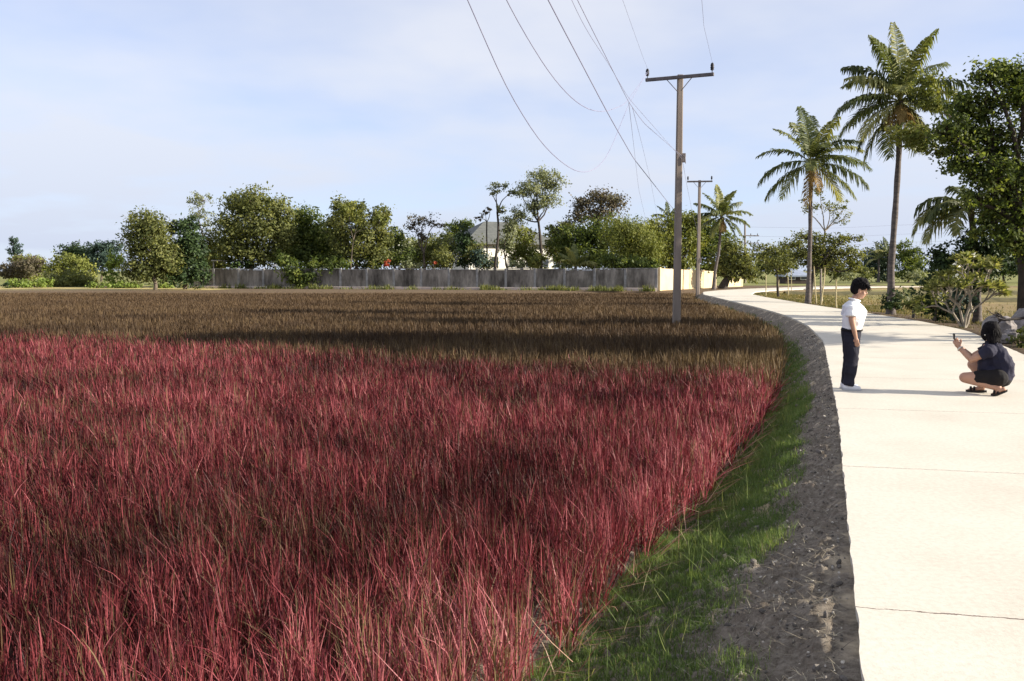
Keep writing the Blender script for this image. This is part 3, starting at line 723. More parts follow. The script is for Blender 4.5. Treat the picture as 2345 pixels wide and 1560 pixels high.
# right background
RB = 'trees beyond the right-hand field'
tree('distant_tree', 'bluish tree clump beyond the field, left of the tall palm', 'tree', (2010, 645), 130, [(1995, 600, 26, 28), (2025, 585, 26, 30), (2020, 620, 34, 22)], 'blue', 4.5, seed=40, z0=0, fork=.2, group=RB)
tree('distant_tree', 'bluish green tree beyond the field, right of the tall palm', 'tree', (2080, 645), 125, [(2075, 580, 24, 24), (2100, 595, 24, 26), (2085, 620, 34, 20)], 'deep', 4.5, seed=41, z0=0, fork=.2, group=RB)
tree('distant_tree', 'olive tree behind the blue-roofed hut', 'tree', (1800, 640), 122, [(1765, 605, 26, 20), (1800, 600, 30, 24), (1745, 615, 18, 20)], 'mid', 4.5, seed=42, z0=0, fork=.2, group=RB)
tree('distant_tree', 'low green trees right of the blue-roofed hut', 'tree', (1900, 642), 118, [(1885, 615, 24, 18), (1925, 618, 28, 18), (1965, 625, 24, 14)], 'mid', 4.5, seed=43, z0=0, fork=.2, group=RB)
tree('distant_tree', 'dark trees far beyond the field, behind the big roadside tree', 'tree', (2300, 645), 120, [(2240, 600, 40, 34), (2310, 590, 50, 40), (2190, 605, 34, 30), (2400, 590, 50, 44)], 'dark', 5, seed=44, z0=0, fork=.2, group=RB)
tree('shrub', 'pale wild bushes right of the bamboo stakes', 'bush', (1960, 662), 75, [(1950, 635, 20, 10), (2100, 632, 26, 12)], 'pale', 4, .7, seed=45, z0=-.1, fork=.2)
# roadside, right
tree('flat_topped_tree', 'wide flat-topped feathery tree among the bamboo stakes', 'tree', (1851, 692), 44, [(1858, 542, 36, 9), (1815, 560, 34, 9), (1905, 552, 36, 9), (1945, 545, 26, 6), (1875, 570, 44, 14), (1930, 578, 36, 14), (1835, 582, 36, 12), (1900, 600, 44, 16), (1955, 602, 22, 12), (1860, 598, 30, 12)], 'mid', 4.5, .9, seed=46, z0=-.15, fork=.5, tr=.11, bark=BARKD, clump=.35, depth=1.0)
tree('flat_topped_tree', 'smaller flat-topped tree left of the wide feathery one', 'tree', (1783, 674), 53, [(1760, 568, 32, 8), (1795, 578, 34, 10), (1745, 585, 24, 10), (1775, 598, 36, 14), (1795, 615, 22, 12)], 'mid', 4.5, .9, seed=47, z0=-.15, fork=.5, tr=.07, bark=BARKD, clump=.35)
tree('bare_tree', 'thin twiggy tree rising behind the middle palm', 'tree', (1882, 684), 48, [(1845, 470, 20, 22), (1900, 475, 26, 20), (1925, 500, 22, 18), (1880, 440, 18, 18), (1935, 470, 12, 14)], 'mid', 3.5, .2, seed=48, z0=-.15, fork=.6, tr=.06, bark=BARKP)
tree('roadside_tree', 'big dark-green spreading tree cut by the right edge of the photo', 'tree', (2342, 742), 27, [(2258, 172, 44, 30), (2315, 170, 44, 30), (2345, 210, 60, 50), (2205, 235, 36, 32), (2260, 240, 50, 42), (2160, 300, 40, 32), (2215, 305, 48, 40), (2290, 315, 60, 50), (2200, 365, 44, 36), (2255, 400, 52, 40), (2325, 400, 56, 54), (2290, 465, 50, 34), (2345, 490, 40, 44), (2420, 260, 70, 80), (2430, 400, 70, 80), (2500, 320, 70, 70), (2225, 455, 36, 24), (2300, 540, 40, 30), (2260, 520, 34, 26), (2350, 570, 44, 40)],
     'deep', 7, .85, seed=49, z0=-.12, fork=.38, tr=.17, bark=BARKD, clump=.28)
tree('leafy_branch_tree', 'light-green leafy tree reaching in front of the tall palm', 'tree', (2350, 742), 28.5, [(2128, 195, 30, 28), (2140, 235, 26, 22), (2078, 305, 34, 24), (2110, 318, 36, 22), (2150, 345, 26, 14)], 'yellow', 7, .9, seed=50, z0=-.12, fkp=(2342, 410), tr=.07, clump=.3, bark=BARKD, twigs=False)
tree('shrub', 'dark ivy-like bush round the foot of the tall palm', 'bush', (2046, 716), 33, [(2046, 688, 20, 26), (2034, 700, 14, 16), (2056, 705, 12, 14)], 'dark', 6, seed=51, z0=-.15, fork=.2)
tree('shrub', 'tall blackish bush left of the pale-stemmed tree', 'bush', (2140, 730), 29, [(2135, 660, 26, 34), (2150, 695, 30, 30), (2120, 690, 18, 24), (2170, 715, 22, 18), (2160, 620, 26, 34), (2185, 650, 30, 40)], 'dark', 6.5, seed=52, z0=-.15, fork=.2)
tree('shrub', 'dark leafy thicket behind the pale-stemmed tree and young palm', 'bush', (2215, 735), 28.6, [(2160, 590, 34, 30), (2200, 610, 40, 34), (2170, 640, 36, 30), (2225, 560, 34, 34), (2235, 650, 30, 26), (2265, 600, 34, 40), (2275, 560, 30, 30)], 'dark', 6.5, seed=57, z0=-.15, fork=.2)
tree('shrub', 'grey-green fine-leaved bush behind the pale-stemmed tree', 'bush', (2200, 735), 27.5, [(2180, 690, 26, 26), (2215, 680, 26, 30), (2200, 720, 32, 16)], 'blue', 6, .6, seed=53, z0=-.15, fork=.25)
tree('shrub', 'olive bush under the big tree at the right edge', 'bush', (2335, 800), 18.6, [(2340, 775, 26, 22), (2375, 765, 34, 34)], 'mid', 8, .8, seed=54, z0=-.1, fork=.2)
# tree just out of the picture whose shade crosses road and crop
tree('roadside_tree', 'leafy roadside tree standing right of the big edge tree, nearer the camera', 'tree', (2860, 790), 18.4, [(2800, 400, 170, 90), (2880, 330, 190, 130), (2800, 240, 170, 120), (2900, 180, 190, 130), (2840, 60, 190, 130), (2920, -40, 190, 130), (2840, -110, 190, 110), (2960, 60, 190, 130)], 'deep', 18, 2.2, seed=55, z0=-.15, fork=.22, tr=.2, bark=BARKD, depth=1.35)

# ------------------------------------------------------------------ palms
def frond(p0, az, el, L, droop, g, nleaf=46, lw=.05, ll=.6, hang=.5, twist=0.0):
    """arched midrib with two rows of hanging leaflets"""
    mb = MB(); n = 12; u = np.linspace(0, 1, n)
    el_u = el - droop * u ** 1.4
    step = L / (n - 1)
    hx = np.cumsum(np.concatenate(([0], np.cos(el_u[:-1]) * step))); hz = np.cumsum(np.concatenate(([0], np.sin(el_u[:-1]) * step)))
    d2 = np.array((math.cos(az), math.sin(az), 0)); sd = np.array((-math.sin(az), math.cos(az), 0))
    P = np.asarray(p0) + hx[:, None] * d2 + hz[:, None] * np.array((0, 0, 1.0)) + (u ** 2 * twist * L)[:, None] * sd
    tt = float(np.clip(g.normal(.5, .22), 0, 1))
    mb.tube(P, np.linspace(.028, .006, n), 5, min(1, tt + .35))
    uu = np.linspace(.13, .99, nleaf)
    pts = np.stack([np.interp(uu, u, P[:, k]) for k in range(3)], 1)
    tan = np.gradient(P, axis=0); tan /= np.linalg.norm(tan, axis=1, keepdims=True)
    tn = np.stack([np.interp(uu, u, tan[:, k]) for k in range(3)], 1)
    for s in (-1, 1):
        L_ = ll * np.sin(np.pi * (uu * .82 + .14)) ** .7 * g.uniform(.75, 1.1, nleaf)
        up = np.cross(np.tile(sd, (nleaf, 1)), tn); up *= np.sign(up[:, 2:3] + 1e-6)
        dr = tn * .55 + s * sd * .8 + up * .25 + g.normal(0, .1, (nleaf, 3))
        dr /= np.linalg.norm(dr, axis=1, keepdims=True)
        mid = pts + dr * (L_ * .5)[:, None] - np.array((0, 0, 1.0)) * (L_ * hang * .16)[:, None]
        tip = pts + dr * (L_ * (1 - .25 * hang))[:, None] - np.array((0, 0, 1.0)) * (L_ * hang * .75 * g.uniform(.6, 1.3, nleaf))[:, None]
        wv = tn * lw * .5
        v = np.stack([pts - wv * .5, pts + wv * .5, mid + wv, mid - wv, tip + wv * .15, tip - wv * .15], 1).reshape(-1, 3)
        b = np.arange(nleaf)[:, None] * 6
        f = np.concatenate([b + np.array([[0, 1, 2, 3]]), b + np.array([[3, 2, 4, 5]])], 0)
        mb.add(v, f, np.repeat(np.clip(tt + g.normal(0, .12, nleaf), 0, 1), 6))
    return mb

def palm(label, base, crown, d, fl, r0, r1, fr, dry=(), group=None, seed=1, nut=True, z0=None, trunkpts=None, lw=.055, ll=.62, nleaf=46, name='palm_tree', extra=()):
    """fr, dry: (azimuth deg, elevation deg, length factor, droop deg)"""
    g = np.random.default_rng(seed)
    b3 = at(*base, d); c3 = at(*crown, d)
    if z0 is not None: b3[2] = z0
    root = empty(name, b3, label, 'palm', group)
    tb = MB()
    n = 26; u = np.linspace(0, 1, n)[:, None]
    P = b3 + (c3 - b3) * u
    P[:, 0] += ((b3[0] - c3[0]) * .25 * np.sin(np.pi * u[:, 0])) if trunkpts is None else np.interp(u[:, 0], [0, .25, .5, .75, 1], trunkpts)
    rad = r0 + (r1 - r0) * u[:, 0] + r0 * .7 * np.exp(-u[:, 0] * 14) + .008 * np.sin(u[:, 0] * 120)
    tb.tube(np.vstack([P[:1] - (0, 0, .15), P]), np.concatenate(([rad[0] * 1.2], rad)), 10)
    tb.build('trunk', PALMT, root, smooth=True)
    for (a, e, lf, dr) in fr:
        frond(c3, R(a), R(e), fl * lf, R(dr), g, nleaf, lw, ll, g.uniform(.55, 1.2), g.normal(0, .08)).build('frond', G['palm'], root)
    for (a, e, lf, dr) in dry:
        o = frond(c3 - (0, 0, .1), R(a), R(e), fl * lf, R(dr), g, nleaf // 2, lw * 1.1, ll * .7, 1.3).build('frond', G['palmdry'], root)
        o['label'] = 'dry yellow frond'
    if nut:
        for k in range(7):
            a = g.uniform(0, 6.28); mb = MB(); mb.ball(c3 + np.array((.2 * math.cos(a), .2 * math.sin(a), -.22 - .1 * g.random())), (.085, .085, .11), 10, 7)
            mb.build('coconut', pmat('coconut', (.2, .17, .05), (.12, .12, .03), 8, .5) if 'coconut' not in bpy.data.materials else bpy.data.materials['coconut'], root, smooth=True)
    return root

palm('tallest coconut palm with a straight grey trunk beside the road', (2043, 716), (2062, 232), 33, 2.6, .12, .095,
     [(185, 15, 1.05, 75), (175, -5, 1.0, 70), (200, -20, .95, 55), (160, -35, .9, 45), (150, -50, .95, 30), (215, -52, .95, 30), (90, 84, 1.2, 18), (65, 70, 1.22, 50), (115, 74, 1.22, 34), (20, 60, 1.1, 70), (140, 52, .95, 85), (0, 25, 1.05, 75), (-15, 40, 1.0, 85), (-20, -5, .95, 60), (30, -35, .9, 40), (270, -45, .9, 40), (250, 30, .8, 80), (300, 15, .8, 80), (-50, 74, 1.05, 45), (-150, 70, 1.05, 50), (-90, 62, 1.0, 40), (60, 20, .9, 70), (125, 10, .9, 70), (170, 62, 1.0, 75), (10, 40, 1.05, 90), (-5, 5, 1.0, 80), (172, 22, 1.0, 90), (-35, -45, .9, 30), (190, 45, .95, 70)],
     [(220, -35, .55, 40), (-70, -30, .5, 50), (-110, -20, .5, 55), (-40, -40, .5, 40)], 'coconut palms along the road', 61, z0=-.15, trunkpts=[-.05, -.1, -.03, .02, 0], ll=.76, lw=.075)
palm('middle-height coconut palm behind the standing boy, left of the tallest', (1850, 690), (1858, 372), 43, 2.75, .11, .085,
     [(180, 8, 1.05, 85), (168, 35, 1.0, 75), (160, -22, 1.0, 45), (200, -30, 1.0, 35), (150, 60, .95, 45), (95, 78, 1.1, 20), (80, 70, 1.1, 35), (110, 66, 1.0, 35), (40, 55, 1.05, 60), (15, 38, 1.1, 70), (0, 18, 1.1, 70), (-10, -5, 1.1, 50), (-25, -28, 1.0, 35), (10, -35, .95, 30), (270, 40, .9, 80), (300, 20, .9, 75), (250, 10, .85, 70), (-70, 68, .95, 50), (60, 20, .9, 60), (-45, 45, 1.0, 80)],
     [(-110, -10, .6, 70), (-80, -45, .6, 30), (240, -60, .8, 15)], 'coconut palms along the road', 62, z0=-.15, trunkpts=[0, .03, .03, .01, 0], ll=.8, lw=.085)
palm('small leaning palm in front of the yellow wall', (1637, 664), (1652, 495), 74, 2.7, .13, .1,
     [(180, 20, .9, 60), (165, 45, .95, 50), (140, 62, 1, 35), (95, 80, 1.05, 20), (60, 62, 1, 35), (30, 48, 1, 50), (5, 25, 1, 60), (-10, 0, .95, 55), (190, -15, .85, 45), (200, 10, .85, 60), (-30, -30, .9, 40), (270, 50, .9, 70), (300, 25, .85, 70), (240, 30, .85, 70), (-60, 70, .95, 45), (-20, -45, .8, 30), (215, -45, .8, 30)],
     [(250, -40, .5, 40), (-70, -55, .5, 30)], 'coconut palms along the road', 63, z0=-.02, trunkpts=[-.1, -.12, .05, .05, 0], ll=.75, lw=.13, nleaf=34)
palm('short palm showing its tuft above the olive tree behind the near pole', (1532, 650), (1530, 498), 97, 1.9, .12, .1,
     [(180, 30, 1, 60), (150, 60, 1, 40), (95, 80, 1, 30), (30, 50, 1, 50), (0, 20, 1, 60), (200, 5, 1, 50), (300, 40, .9, 60), (-20, 60, .9, 40)], (), 'coconut palms along the road', 64, z0=-.02, nut=False, ll=.6, lw=.11, nleaf=22)
palm('short-trunked young palm drooping under the big tree', (2238, 738), (2222, 480), 29.5, 2.2, .11, .1,
     [(178, 20, 1.0, 110), (190, -5, 1.0, 80), (165, 40, .95, 120), (200, 30, .9, 120), (220, 5, .9, 95), (150, 10, .95, 90), (0, 10, 1.0, 95), (-15, -10, 1.0, 75), (20, 30, .9, 110), (-40, 10, .95, 90), (270, 20, .8, 100), (90, 60, .8, 80), (-70, 40, .9, 110)],
     [(-25, -20, .95, 65), (-12, 0, .9, 85)], None, 65, z0=-.15, nut=False, ll=.62, lw=.08)
palm('banana-like palm spreading broad fronds just behind the wall', (1318, 640), (1318, 612), 79.5, 2.2, .16, .14,
     [(180, 25, 1, 60), (150, 55, 1, 50), (100, 75, 1.1, 30), (45, 50, 1, 50), (0, 25, 1, 60), (215, 45, .9, 70), (300, 50, 1, 60), (-25, 35, 1, 70), (250, 70, 1, 40)], (), None, 66, z0=-.02, nut=False, ll=.6, lw=.16, nleaf=20)
palm('low fan of light-green palm leaves beside the tallest palm', (2092, 722), (2092, 712), 31, .85, .06, .05,
     [(180, 45, .9, 60), (150, 62, 1, 40), (110, 75, 1.1, 30), (70, 75, 1.1, 30), (35, 60, 1, 50), (0, 40, 1, 70), (215, 55, .8, 60), (270, 60, .9, 50), (300, 60, .9, 60), (-20, 25, .9, 60)], (), None, 67, z0=-.15, nut=False, ll=.36, lw=.045, nleaf=24, name='fan_palm')
for px, py, sd, lb in ((2012, 592, 68, 'distant bluish palm left of the tall palm trunk'), (2033, 580, 69, 'taller distant bluish palm next to the tall palm trunk')):
    palm(lb, (px, 645), (px, py), 128, 2.6, .16, .14, [(180, 30, 1, 70), (150, 60, 1, 50), (95, 80, 1, 30), (40, 60, 1, 50), (5, 30, 1, 70), (200, 0, .9, 60), (-20, 0, .9, 60), (300, 50, .9, 60)], (), RB, sd, z0=-.1, nut=False, ll=.7, lw=.16, nleaf=18)

# pale-stemmed frangipani
def frangipani():
    g = np.random.default_rng(81); b3 = at(2208, 752, 25); b3[2] = -.12
    root = empty('frangipani_tree', b3, 'pale thick-stemmed forking tree with leaf rosettes at the roadside', 'tree')
    tb, cr = MB(), MB(); tips = []
    def grow(p, dr, L, r, k):
        e = p + dr * L
        pts = curvy(p, e, g, 5, .06); tb.tube(pts, np.linspace(r, r * .78, 5), 7)
        if k == 0 or (k < 2 and g.random() < .15):
            tips.append((e, dr)); return
        nch = 3 if g.random() < .5 else 2
        a0 = g.uniform(0, 6.28)
        for i in range(nch):
            a = a0 + i * 6.28 / nch + g.normal(0, .3); sp = g.uniform(.45, .85)
            x = np.cross(dr, (0.1, .3, 1.0)); x /= np.linalg.norm(x); y_ = np.cross(dr, x)
            nd_ = dr * math.cos(sp) + (x * math.cos(a) + y_ * math.sin(a)) * math.sin(sp); nd_[2] += .22; nd_ /= np.linalg.norm(nd_)
            grow(e, nd_, L * g.uniform(.62, .95), r * .74, k - 1)
    for dr, L in (((-.25, 0, 1), .62), ((.12, -.1, 1), .8), ((-.55, .2, .9), .55), ((.5, .25, .9), .6)):
        v_ = np.array(dr, float); v_ /= np.linalg.norm(v_); grow(b3.copy(), v_, L, .04, 3)
    for e, dr in tips:
        n = 34; a = g.uniform(0, 6.28, n); el = g.uniform(-.3, 1.1, n)
        dv = np.stack([np.cos(a) * np.cos(el), np.sin(a) * np.cos(el), np.sin(el)], 1) + dr * .5; dv /= np.linalg.norm(dv, axis=1, keepdims=True)
        L = g.uniform(.16, .32, n)[:, None]; sdv = np.cross(dv, g.normal(0, 1, (n, 3))); sdv /= np.linalg.norm(sdv, axis=1, keepdims=True)
        v_ = np.stack([np.tile(e, (n, 1)), e + dv * L * .55 + sdv * .03, e + dv * L - (0, 0, .04), e + dv * L * .55 - sdv * .03], 1).reshape(-1, 3)
        cr.add(v_, np.arange(n)[:, None] * 4 + np.arange(4)[None, :], np.repeat(np.clip(g.normal(.5, .25, n), 0, 1), 4))
    tb.build('trunk', BARKP, root, smooth=True)
    cr.build('crown', leafmat('leaf_frangipani', [(0, (.08, .10, .03)), (.5, (.2, .22, .075)), (1, (.42, .4, .18))], .4), root)
    fl = MB()
    for k in (3, 11, 19, 27, 35):
        if k < len(tips):
            e = tips[k][0]; leaves(fl, np.tile(e + (0, 0, .1), (14, 1)) + g.normal(0, .05, (14, 3)), np.tile((0, -1., .4), (14, 1)), .08, .9, g.random(14), 0, g)
    fl.build('blossom', G['white'], root)
frangipani()

# verge plants on the right of the road: one mass of weeds and dry grass
mb = MB()
n = 60000
yy = 15 + 50 * rng.random(n) ** 1.6; tt = rng.gamma(1.6, 1.6, n)
xx = XR(yy) + tt / cosL(yy) + .03
k = (xx < .64 * yy + 1.5) & (fbm(xx * .8, yy * .8, 51, 3) + rng.normal(0, .1, n) > .42 + .3 * sstep(36, 30, yy) * sstep(3, 1.2, tt))
xx, yy, tt = xx[k], yy[k], tt[k]; n = len(xx)
p = np.stack([xx, yy, hground(xx, yy) - .01], 1)
pt = fbm(xx * .6, yy * .6, 53, 3)
blades(mb, p, (.06 + .2 * pt * rng.random(n)) * np.interp(tt, [0, .4, 2], [.5, .8, 1.1]), np.abs(rng.normal(.4, .3, n)), rng.uniform(0, 6.28, n), .0009 * yy * rng.uniform(.5, 1.2, n), rng.normal(0, .3, n), np.clip(pt + rng.normal(0, .25, n), 0, 1), 2)
tag(mb.build('weeds', leafmat('weeds', [(0, (.06, .07, .025)), (.45, (.13, .13, .045)), (.7, (.25, .2, .09)), (1, (.36, .27, .13))], .25, .7)), 'dry grass and weeds on the verge right of the road', 'weeds', kind='stuff')

# low earth dykes across the right field
DYKE = pmat('dyke', (.13, .11, .05), (.07, .065, .03), 2, .95, .6, 8)
for (y0, x0, x1, lb) in ((64, 20, 60, 'low dark grassy dyke crossing the field beyond the stakes'), (50, 24, 60, 'darker dyke crossing the field right of the tall palm')):
    mb = MB(); xs_ = np.linspace(x0, x1, 60); prof = [(-.8, -.3), (-.3, .02), (0, .1), (.35, .02), (.9, -.3)]
    v_ = np.array([[(x_, y0 + .05 * (x_ - x0) + a + .2 * math.sin(x_), b - .12 + .12 * vn(x_ * 1.3, a)) for a, b in prof] for x_ in xs_])
    nn, mm = v_.shape[:2]; i, j = np.meshgrid(np.arange(nn - 1), np.arange(mm - 1), indexing='ij')
    mb.add(v_.reshape(-1, 3), np.stack([i * mm + j, i * mm + j + 1, (i + 1) * mm + j + 1, (i + 1) * mm + j], -1).reshape(-1, 4))
    tag(mb.build('terrain', DYKE, smooth=True), kind='structure')

# bamboo stakes
BAMB = pmat('bamboo_pale', (.5, .43, .24), (.38, .31, .16), 6, .6, .2, 30)
for (bx_, by_, tx_, ty_, w_, lb) in ((1754, 680, 1754, 628, .028, 'thin bamboo stake under the smaller flat-topped tree, farthest left'), (1781, 682, 1784, 641, .032, 'short leaning bamboo stake, second from the left'), (1806, 676, 1803, 620, .03, 'straight bamboo stake in front of the blue-roofed hut'),
        (1813, 672, 1811, 621, .025, 'thin bamboo stake close right of the one before the hut'), (1851, 696, 1857, 626, .035, 'bamboo stake tied against the wide feathery tree trunk'), (1871, 699, 1864, 610, .032, 'tall bamboo stake leaning left, just right of the feathery tree trunk'), (1880, 701, 1889, 612, .036, 'tall bamboo stake leaning right, behind the boy'), (1916, 707, 1915, 640, .032, 'bent bamboo stake nearest the standing boy')):
    b3 = ground(bx_, by_, -.1); t3 = at(tx_, ty_, b3[1] + .1)
    mb = MB(); g = np.random.default_rng(int(bx_)); P = curvy(b3 - (0, 0, .15), t3, g, 12, .008)
    rad = np.full(12, w_) * np.linspace(1.1, .85, 12); rad[2::3] *= 1.12
    mb.tube(P, rad, 8)
    tag(mb.build('bamboo_stake', BAMB, smooth=True), lb, 'stake', 'bamboo stakes by the road')

# ------------------------------------------------------------------ walls and buildings
def wallmat():
    m, nt, out = newmat('old_concrete_wall')
    p = nd(nt, 'ShaderNodeBsdfPrincipled'); p.inputs['Roughness'].default_value = .9; p.inputs['Specular IOR Level'].default_value = .2
    vec = coords(nt); mp = nt.nodes.new('ShaderNodeMapping'); mp.inputs['Scale'].default_value = (1, 1, .3); nt.links.new(vec, mp.inputs[0])
    c = ramp(nt, [(.36, (.05, .043, .036)), (.5, (.18, .16, .135)), (.66, (.38, .34, .29))], noise(nt, mp.outputs[0], .9, 8, .72))
    nt.links.new(c, p.inputs['Base Color']); nt.links.new(p.outputs[0], out.inputs[0]); return m
WALLM = wallmat()
COPE = pmat('wall_coping', (.12, .115, .11), (.3, .29, .28), 2.5, .9)
POST = pmat('wall_post', (.34, .33, .31), (.22, .21, .2), 3, .9)
FOOT = pmat('wall_footing', (.62, .52, .45), (.45, .37, .32), 2, .95)
A, B = np.array((-29.4, 80.0)), np.array((11.55, 70.0)); L = np.linalg.norm(B - A); ang = math.atan2(*(B - A)[::-1])
mid = (A + B) / 2
wroot = empty('boundary_wall', (mid[0], mid[1], 0), 'long stained grey concrete wall at the far side of the paddy', 'wall')
dirv = (B - A) / L; nv = np.array((dirv[1], -dirv[0]))
npan = 17
pan = MB()
for k in range(npan):
    c = A + dirv * L * (k + .5) / npan
    pan.box((c[0], c[1], .90 + .02 * math.sin(k * 2.1)), (L / npan - .2, .12, 1.5 + .06 * math.sin(k * 1.7)), ang)
pan.build('panel', WALLM, wroot)
for k in range(npan + 1):
    c = A + dirv * L * k / npan + nv * .02; mb = MB(); mb.box((c[0], c[1], .86), (.2, .22, 1.78), ang, bev=.01); mb.build('post', POST, wroot)
mb = MB(); mb.box((mid[0] + nv[0] * .12, mid[1] + nv[1] * .12, .04), (L, .34, .30), ang, bev=.02); mb.build('footing', FOOT, wroot)
mb = MB()
for k in range(npan):
    c = A + dirv * L * (k + .5) / npan; mb.box((c[0], c[1], 1.70 + .05 * math.sin(k * 1.7)), (L / npan - .23, .18, .06), ang, bev=.01)
mb.build('coping', COPE, wroot)

mb = MB(); n = 9000; u = rng.random(n); dn = vn(u * 60, u * 0, 91)
k = rng.random(n) < dn ** 2.2; u = u[k]; n = len(u)
pp = A[None] + (B - A)[None] * u[:, None] + nv[None] * rng.uniform(.32, 1.6, n)[:, None]
blades(mb, np.c_[pp, np.full(n, -.05)], rng.uniform(.1, .5, n) * (.4 + dn[k]), np.abs(rng.normal(.3, .3, n)), rng.uniform(0, 6.28, n), np.full(n, .09), rng.normal(0, .3, n), rng.random(n), 2)
tag(mb.build('weeds', G['mid']), 'tufts of weeds along the foot of the grey wall', 'weeds', kind='stuff')
YEL = pmat('yellow_plaster', (.66, .53, .32), (.5, .39, .23), 1.2, .85, .2, 14, lo=.45, hi=.8)
def ywall(label, a, b, h0, h1, group):
    a, b = np.array(a, float), np.array(b, float); Lw = np.linalg.norm(b - a); an = math.atan2(*(b - a)[::-1]); c = (a + b) / 2
    root = empty('yellow_wall', (c[0], c[1], 0), label, 'wall', group)
    dv = (b - a) / Lw; nv_ = np.array((dv[1], -dv[0])) * .08
    vs = []
    for off in (nv_, -nv_):
        for p_, h_ in ((a, h0), (b, h1)):
            vs += [(p_[0] + off[0], p_[1] + off[1], -.1), (p_[0] + off[0], p_[1] + off[1], h_)]
    mb = MB(); mb.add(np.array(vs), [(0, 2, 3, 1), (6, 4, 5, 7), (1, 3, 7, 5), (4, 0, 1, 5), (2, 6, 7, 3)]); mb.build('plaster', YEL, root)
    mb = MB(); n_ = max(2, int(Lw / 3))
    for k in range(n_ + 1):
        p_ = a + (b - a) * k / n_; mb = MB(); hh_ = h0 + (h1 - h0) * k / n_
        mb.box((p_[0], p_[1], hh_ / 2 + .02), (.24, .24, hh_ + .12), an, bev=.015); mb.build('pillar', YEL, root)
ywall('tall yellow plastered wall meeting the grey wall behind the poles', (11.8, 70.1), (19.0, 82.0), 1.75, 1.5, 'yellow compound walls')
ywall('low yellow wall stub right of the thick dark trunk', (20.6, 84.5), (23.2, 88.5), .85, .75, 'yellow compound walls')

ROOFG = pmat('roof_grey_green', (.13, .135, .125), (.09, .095, .088), 2, .7, .3, 8)
WHITEW = pmat('house_plaster', (.8, .78, .7), (.7, .68, .6), 1, .8)
GLASS = pmat('window_glass', (.03, .04, .05), (.05, .06, .07), 1, .1, spec=.8)
FRAMEM = pmat('window_frame', (.6, .58, .52), None, 3, .6)
def house(label, px0, px1, ytop, yeave, d, depth, floors=True, roofm=ROOFG, wallm=WHITEW, wins=5, name='house', base_z=0.0, over=.7, group=None):
    l, r_ = at(px0, yeave, d), at(px1, yeave, d); top = at((px0 + px1) / 2, ytop, d)[2]; ze = l[2]; cx_ = (l[0] + r_[0]) / 2; Wd = r_[0] - l[0]; yb = d + depth / 2
    root = empty(name, (cx_, yb, base_z), label, 'house', group)
    mb = MB(); mb.box((cx_, yb, (base_z + ze) / 2), (Wd - 2 * over, depth - 2 * over, ze - base_z)); mb.build('wall', wallm, root)
    mb = MB(); rx = max(.3, Wd * .5 - (depth * .5) * .9)
    vs = [(cx_ - Wd / 2, d, ze), (cx_ + Wd / 2, d, ze), (cx_ + Wd / 2, d + depth, ze), (cx_ - Wd / 2, d + depth, ze), (cx_ - rx, yb, top), (cx_ + rx, yb, top),
          (cx_ - Wd / 2, d, ze - .18), (cx_ + Wd / 2, d, ze - .18), (cx_ + Wd / 2, d + depth, ze - .18), (cx_ - Wd / 2, d + depth, ze - .18)]
    mb.add(np.array(vs), [(0, 1, 5, 4), (1, 2, 5), (2, 3, 4, 5), (3, 0, 4), (6, 7, 1, 0), (7, 8, 2, 1), (8, 9, 3, 2), (9, 6, 0, 3), (9, 8, 7, 6)]); mb.build('roof', roofm, root)
    for k in range(wins):
        xw = cx_ - Wd / 2 + over + (Wd - 2 * over) * (k + .5) / wins; zc = (base_z + ze) / 2 + .2; hw = min(1.3, (ze - base_z) * .45)
        mb = MB(); mb.box((xw, d + over - .03, zc), (.9, .09, hw), bev=.01); w_ = mb.build('window', FRAMEM, root)
        mb = MB(); mb.box((xw, d + over - .075, zc), (.74, .02, hw - .16)); sub(mb, 'pane', GLASS, w_, root)
    return root
house('white-walled house with a grey-green hipped roof behind the slim trees', 1018, 1262, 503, 556, 96, 9, name='house').rotation_euler.z = R(24)
BLUE = pmat('roof_blue_sheet', (.3, .34, .42), (.24, .28, .36), 2, .5)
DARKW = pmat('shed_boards', (.05, .04, .035), (.08, .06, .05), 2, .9)
house('low dark hut with a pale blue sheet roof under far trees', 1796, 1862, 616, 631, 112, 4, roofm=BLUE, wallm=DARKW, wins=2, name='hut', base_z=-.1, over=.3)
def openshed(label, px0, px1, ytop, d, col):
    l, r_ = at(px0, ytop, d), at(px1, ytop, d); cx_ = (l[0] + r_[0]) / 2; W_ = r_[0] - l[0]; z = l[2]
    root = empty('open_shed', (cx_, d + 1.2, 0), label, 'shed', 'sheds behind the wall')
    mb = MB(); mb.box((cx_, d + 1.2, z), (W_ + .3, 2.6, .1), bev=.01); mb.build('roof', col, root)
    for sx in (-1, 1):
        for sy in (0.1, 2.3):
            mb = MB(); mb.box((cx_ + sx * W_ / 2, d + sy, z / 2 - .05), (.1, .1, z - .06)); mb.build('post', POST, root)
openshed('dark open shed with pale posts under the biggest tree', 488, 526, 597, 81.5, pmat('shed_roof', (.4, .38, .34), None, 3, .8))
openshed('low white-roofed shed between the biggest tree and the creeper', 629, 662, 607, 81.0, pmat('white_sheet', (.8, .8, .78), None, 3, .6))

